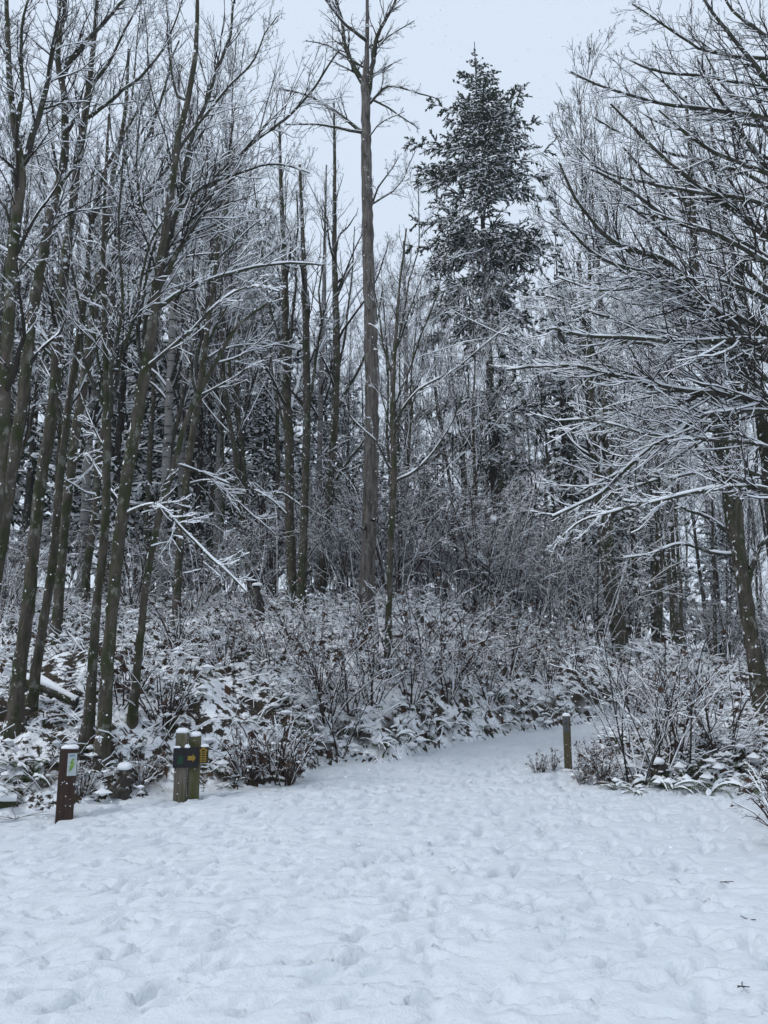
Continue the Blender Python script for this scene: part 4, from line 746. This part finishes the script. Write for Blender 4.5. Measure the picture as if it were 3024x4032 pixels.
cap('snow_cap', t, (a * 0.42 - bw / 2 + 0.04, -a / 2 - 0.012, bz + bh / 2), 0.08, 0.028, 0.02); cap('snow_cap', t, (a * 0.5, -a / 2 - 0.012, bz + bh / 2), 0.06, 0.028, 0.035); cap('snow_cap', t, (a * 0.42 + bw / 2 + 0.06 * u, -a / 2, bz + 0.022 * u + bh * 0.415), 0.09, 0.03, 0.028)
flecks('snow_flecks', t, 10, (-a * 0.4, a * 1.3), -a / 2 - 0.004, (0.05, Hh - 0.05), 0.009)
# slim marker post by the bend
p = list(W(2238, 3030, hit(2238, 3030))[:2]); gz = tz(*p); pt = W(2231, 2818, p[1]); Hh = pt[2] - gz; a = 0.098 * p[1] / 11
t = thing('marker_post', 'slim olive timber marker post with two grey arrow plaques beside the trail bend', 'post', (p[0], p[1], gz), math.radians(-8))
boxpart('post', 'post_olive', t, (0, 0, Hh / 2 - 0.15), a, a, Hh + 0.3, 0, 0.006); cap('snow_cap', t, (0, 0, Hh), a, a, 0.035)
for k, (zz, dx) in enumerate(((0.062, -1), (0.162, 1))):
    pl = boxpart('plaque', 'plaque', t, (-a * 0.1, -a / 2 - 0.003, Hh - zz), a * 0.76, 0.006, 0.088, 0, 0.002); s = 0.016
    ap = [(-0.003, -0.016), (0.003, -0.016), (0.003, 0.004), (0.009, 0.004), (0, 0.019), (-0.009, 0.004), (-0.003, 0.004)]; c, q = math.cos(0.7 * -dx), math.sin(0.7 * -dx)
    poly('arrow', 'ink', pl, [(x * c - z * q, x * q + z * c) for x, z in ap], (0.002, -0.0035, 0.014), 0, 0.001)
    for j in range(2): boxpart('lettering', 'ink', pl, (0, -0.0036, -0.018 - 0.014 * j), 0.046 - 0.016 * j, 0.0012, 0.006, 0, 0.0003)
for sx in (-1, 1): boxpart('bolt', 'metal', t, (sx * (a / 2 + 0.008), -0.01, Hh - 0.118), 0.02, 0.02, 0.022, 0, 0.004)
flecks('snow_flecks', t, 7, (-a * 0.4, a * 0.4), -a / 2 - 0.002, (0.02, Hh - 0.25), 0.008)

# ------------------------------------------------------------------ fallen wood
def log(name, label, A, B, r, mat='limb', snow=0.05):
    A, B = np.array(A, float), np.array(B, float); P = curve(np.c_[np.array([A, A * 0.6 + B * 0.4 + [0, 0, 0.03], B]), [r, r * 0.9, r * 0.7]], 14); root = thing(name, label, 'log', tuple(A)); G = Geo(); R = P[:, 3].copy(); R[0] *= 0.85; R[-1] *= 0.8
    Pp = np.vstack([P[0, :3], P[:, :3], P[-1, :3]]); Rr = np.r_[0.004, R, 0.004]; Pp[0] += (P[0, :3] - P[1, :3]) * 0.03; Pp[-1] += (P[-1, :3] - P[-2, :3]) * 0.03
    G.round(Pp, Rr, 10, 0, 0.05, ref=(0, 0.35, 0.94)); obj('wood', G.mesh('wood', [mat], A, True), root); S_ = Geo(); ridge(S_, P[:, :3], P[:, 3], snow); obj('snow', S_.mesh('snow', ['snow'], A, True), root)
def gp(px, py, dz=0.0): Y = hit(px, py); p = W(px, py, Y); return (p[0], p[1], p[2] + dz)
log('fallen_log', 'snow-topped fallen log on the slope between the left maple stems', gp(100, 2715, 0.12), gp(300, 2790, 0.08), 0.085)
log('fallen_log', 'short mossy snow-capped log end at the left edge below the ferns', gp(-60, 3205, 0.05), gp(62, 3180, 0.05), 0.07)
log('fallen_stick', 'small dark stick lying at the snow edge left of the clearing mouth', gp(1030, 3078, 0.02), gp(1125, 3080, 0.02), 0.035, snow=0.012)
log('fallen_branch', 'thin snowy branch arching over the bank beside the young alder', gp(1480, 2560, 0.35), gp(1610, 2660, 0.1), 0.03, snow=0.03)
def stump(px, py, w, h, label):
    x, y, z = gp(px, py); root = thing('root_stump', label, 'stump', (x, y, z)); G = Geo(); zz = np.linspace(-0.1, h, 7); P = np.stack([0.04 * np.sin(zz * 9), 0 * zz, zz], 1)
    G.round(P, w * np.array([1.6, 1.3, 1, 0.95, 0.9, 0.7, 0.15]), 14, 0, 0.3); obj('wood', G.mesh('wood', ['firbark'], (0, 0, 0), True), root); cap('snow_cap', root, (0, 0, h - 0.03), w * 1.5, w * 1.5, 0.06)
stump(488, 3100, 0.11, 0.26, 'dark rotten root stump at the foot of the large leaning maple'); stump(2590, 3060, 0.10, 0.2, 'dark snow-capped stump in the right mound')
stump(1010, 2440, 0.14, 0.75, 'broken reddish stump on the crest left of the middle clump')
# twigs on the open snow
def twigs(name, label, px, py, n, L):
    x, y, z = gp(px, py); root = thing(name, label, 'twig', (x, y, z + 0.012)); G = Geo(); k = 5
    P = np.empty((n, k, 3)); P[:, 0] = 0; az = rng.uniform(0, 6.28, n); d = norm(np.stack([np.cos(az), np.sin(az), np.full(n, 0.25)], 1))
    for i in range(1, k): P[:, i] = P[:, i - 1] + d * L / (k - 1); d = norm(d + rng.normal(size=d.shape) * np.array([0.3, 0.3, 0.1])); P[:, i, 2] = np.maximum(P[:, i, 2], 0.0)
    G.prism(P, np.full((n, k), 0.0025)); obj('stem', G.mesh('stem', ['twig']), root)
twigs('fallen_twig', 'bent dark twig lying on smooth snow at the right', 2835, 3480, 2, 0.10)
twigs('fallen_twig', 'small dark bark scrap on the snow at lower right', 2950, 3630, 3, 0.05)
twigs('fallen_twig', 'dark clod of debris on the snow near the lower right corner', 2925, 3895, 7, 0.032)
twigs('fallen_twig', 'thin dry twigs poking from the snow at the left edge', 60, 3230, 7, 0.35)

# ------------------------------------------------------------------ falling snow
N = 9000; Y = rng.uniform(2.0, 22, N); u = rng.uniform(-0.75, 0.75, N); x = u * Y; z = rng.uniform(0.2, 16, N); k = (z < 1.6 + Y * 1.1) & (z > 0.1 + terrain(x, Y))
C_ = np.stack([x, Y, z], 1)[k]; nf = len(C_); yn = rng.uniform(0.4, 2.2, 60); C_ = np.vstack([C_, np.stack([rng.uniform(-0.6, 0.6, 60) * yn, yn, 1.6 + yn * rng.uniform(-0.5, 0.95, 60)], 1)]); G = Geo(); G.blobs(C_, np.r_[rng.uniform(0.0045, 0.0105, nf) * np.clip(C_[:nf, 1] / 7, 0.35, 1), rng.uniform(0.0008, 0.0022, 60)], 0, 0.8)
o = obj('falling_snow', G.mesh('falling_snow', ['flake'])); o['kind'] = 'stuff'; o['label'] = 'snowflakes falling through the air'; o['category'] = 'snowflakes'
print('TRIS', sum(len(m.polygons) * 2 for m in bpy.data.meshes), 'footprints', tr)

# ------------------------------------------------------------------ snowy air
G = Geo(); box(G, (0, 35, 12), 190, 130, 50, 0, 0, 0.5); hz_o = obj('haze', G.mesh('haze', []))
hm = bpy.data.materials.new('snowy_air'); hm.use_nodes = True; ht = hm.node_tree; ht.nodes.clear()
ho = ht.nodes.new('ShaderNodeOutputMaterial'); hv = ht.nodes.new('ShaderNodeVolumePrincipled'); hv.inputs['Density'].default_value = 0.0011; hv.inputs['Color'].default_value = (0.9, 0.93, 0.97, 1)
ht.links.new(hv.outputs[0], ho.inputs['Volume']); hz_o.data.materials.append(hm); hz_o['kind'] = 'stuff'; hz_o['label'] = 'thin snowy air between the trees'; hz_o['category'] = 'haze'
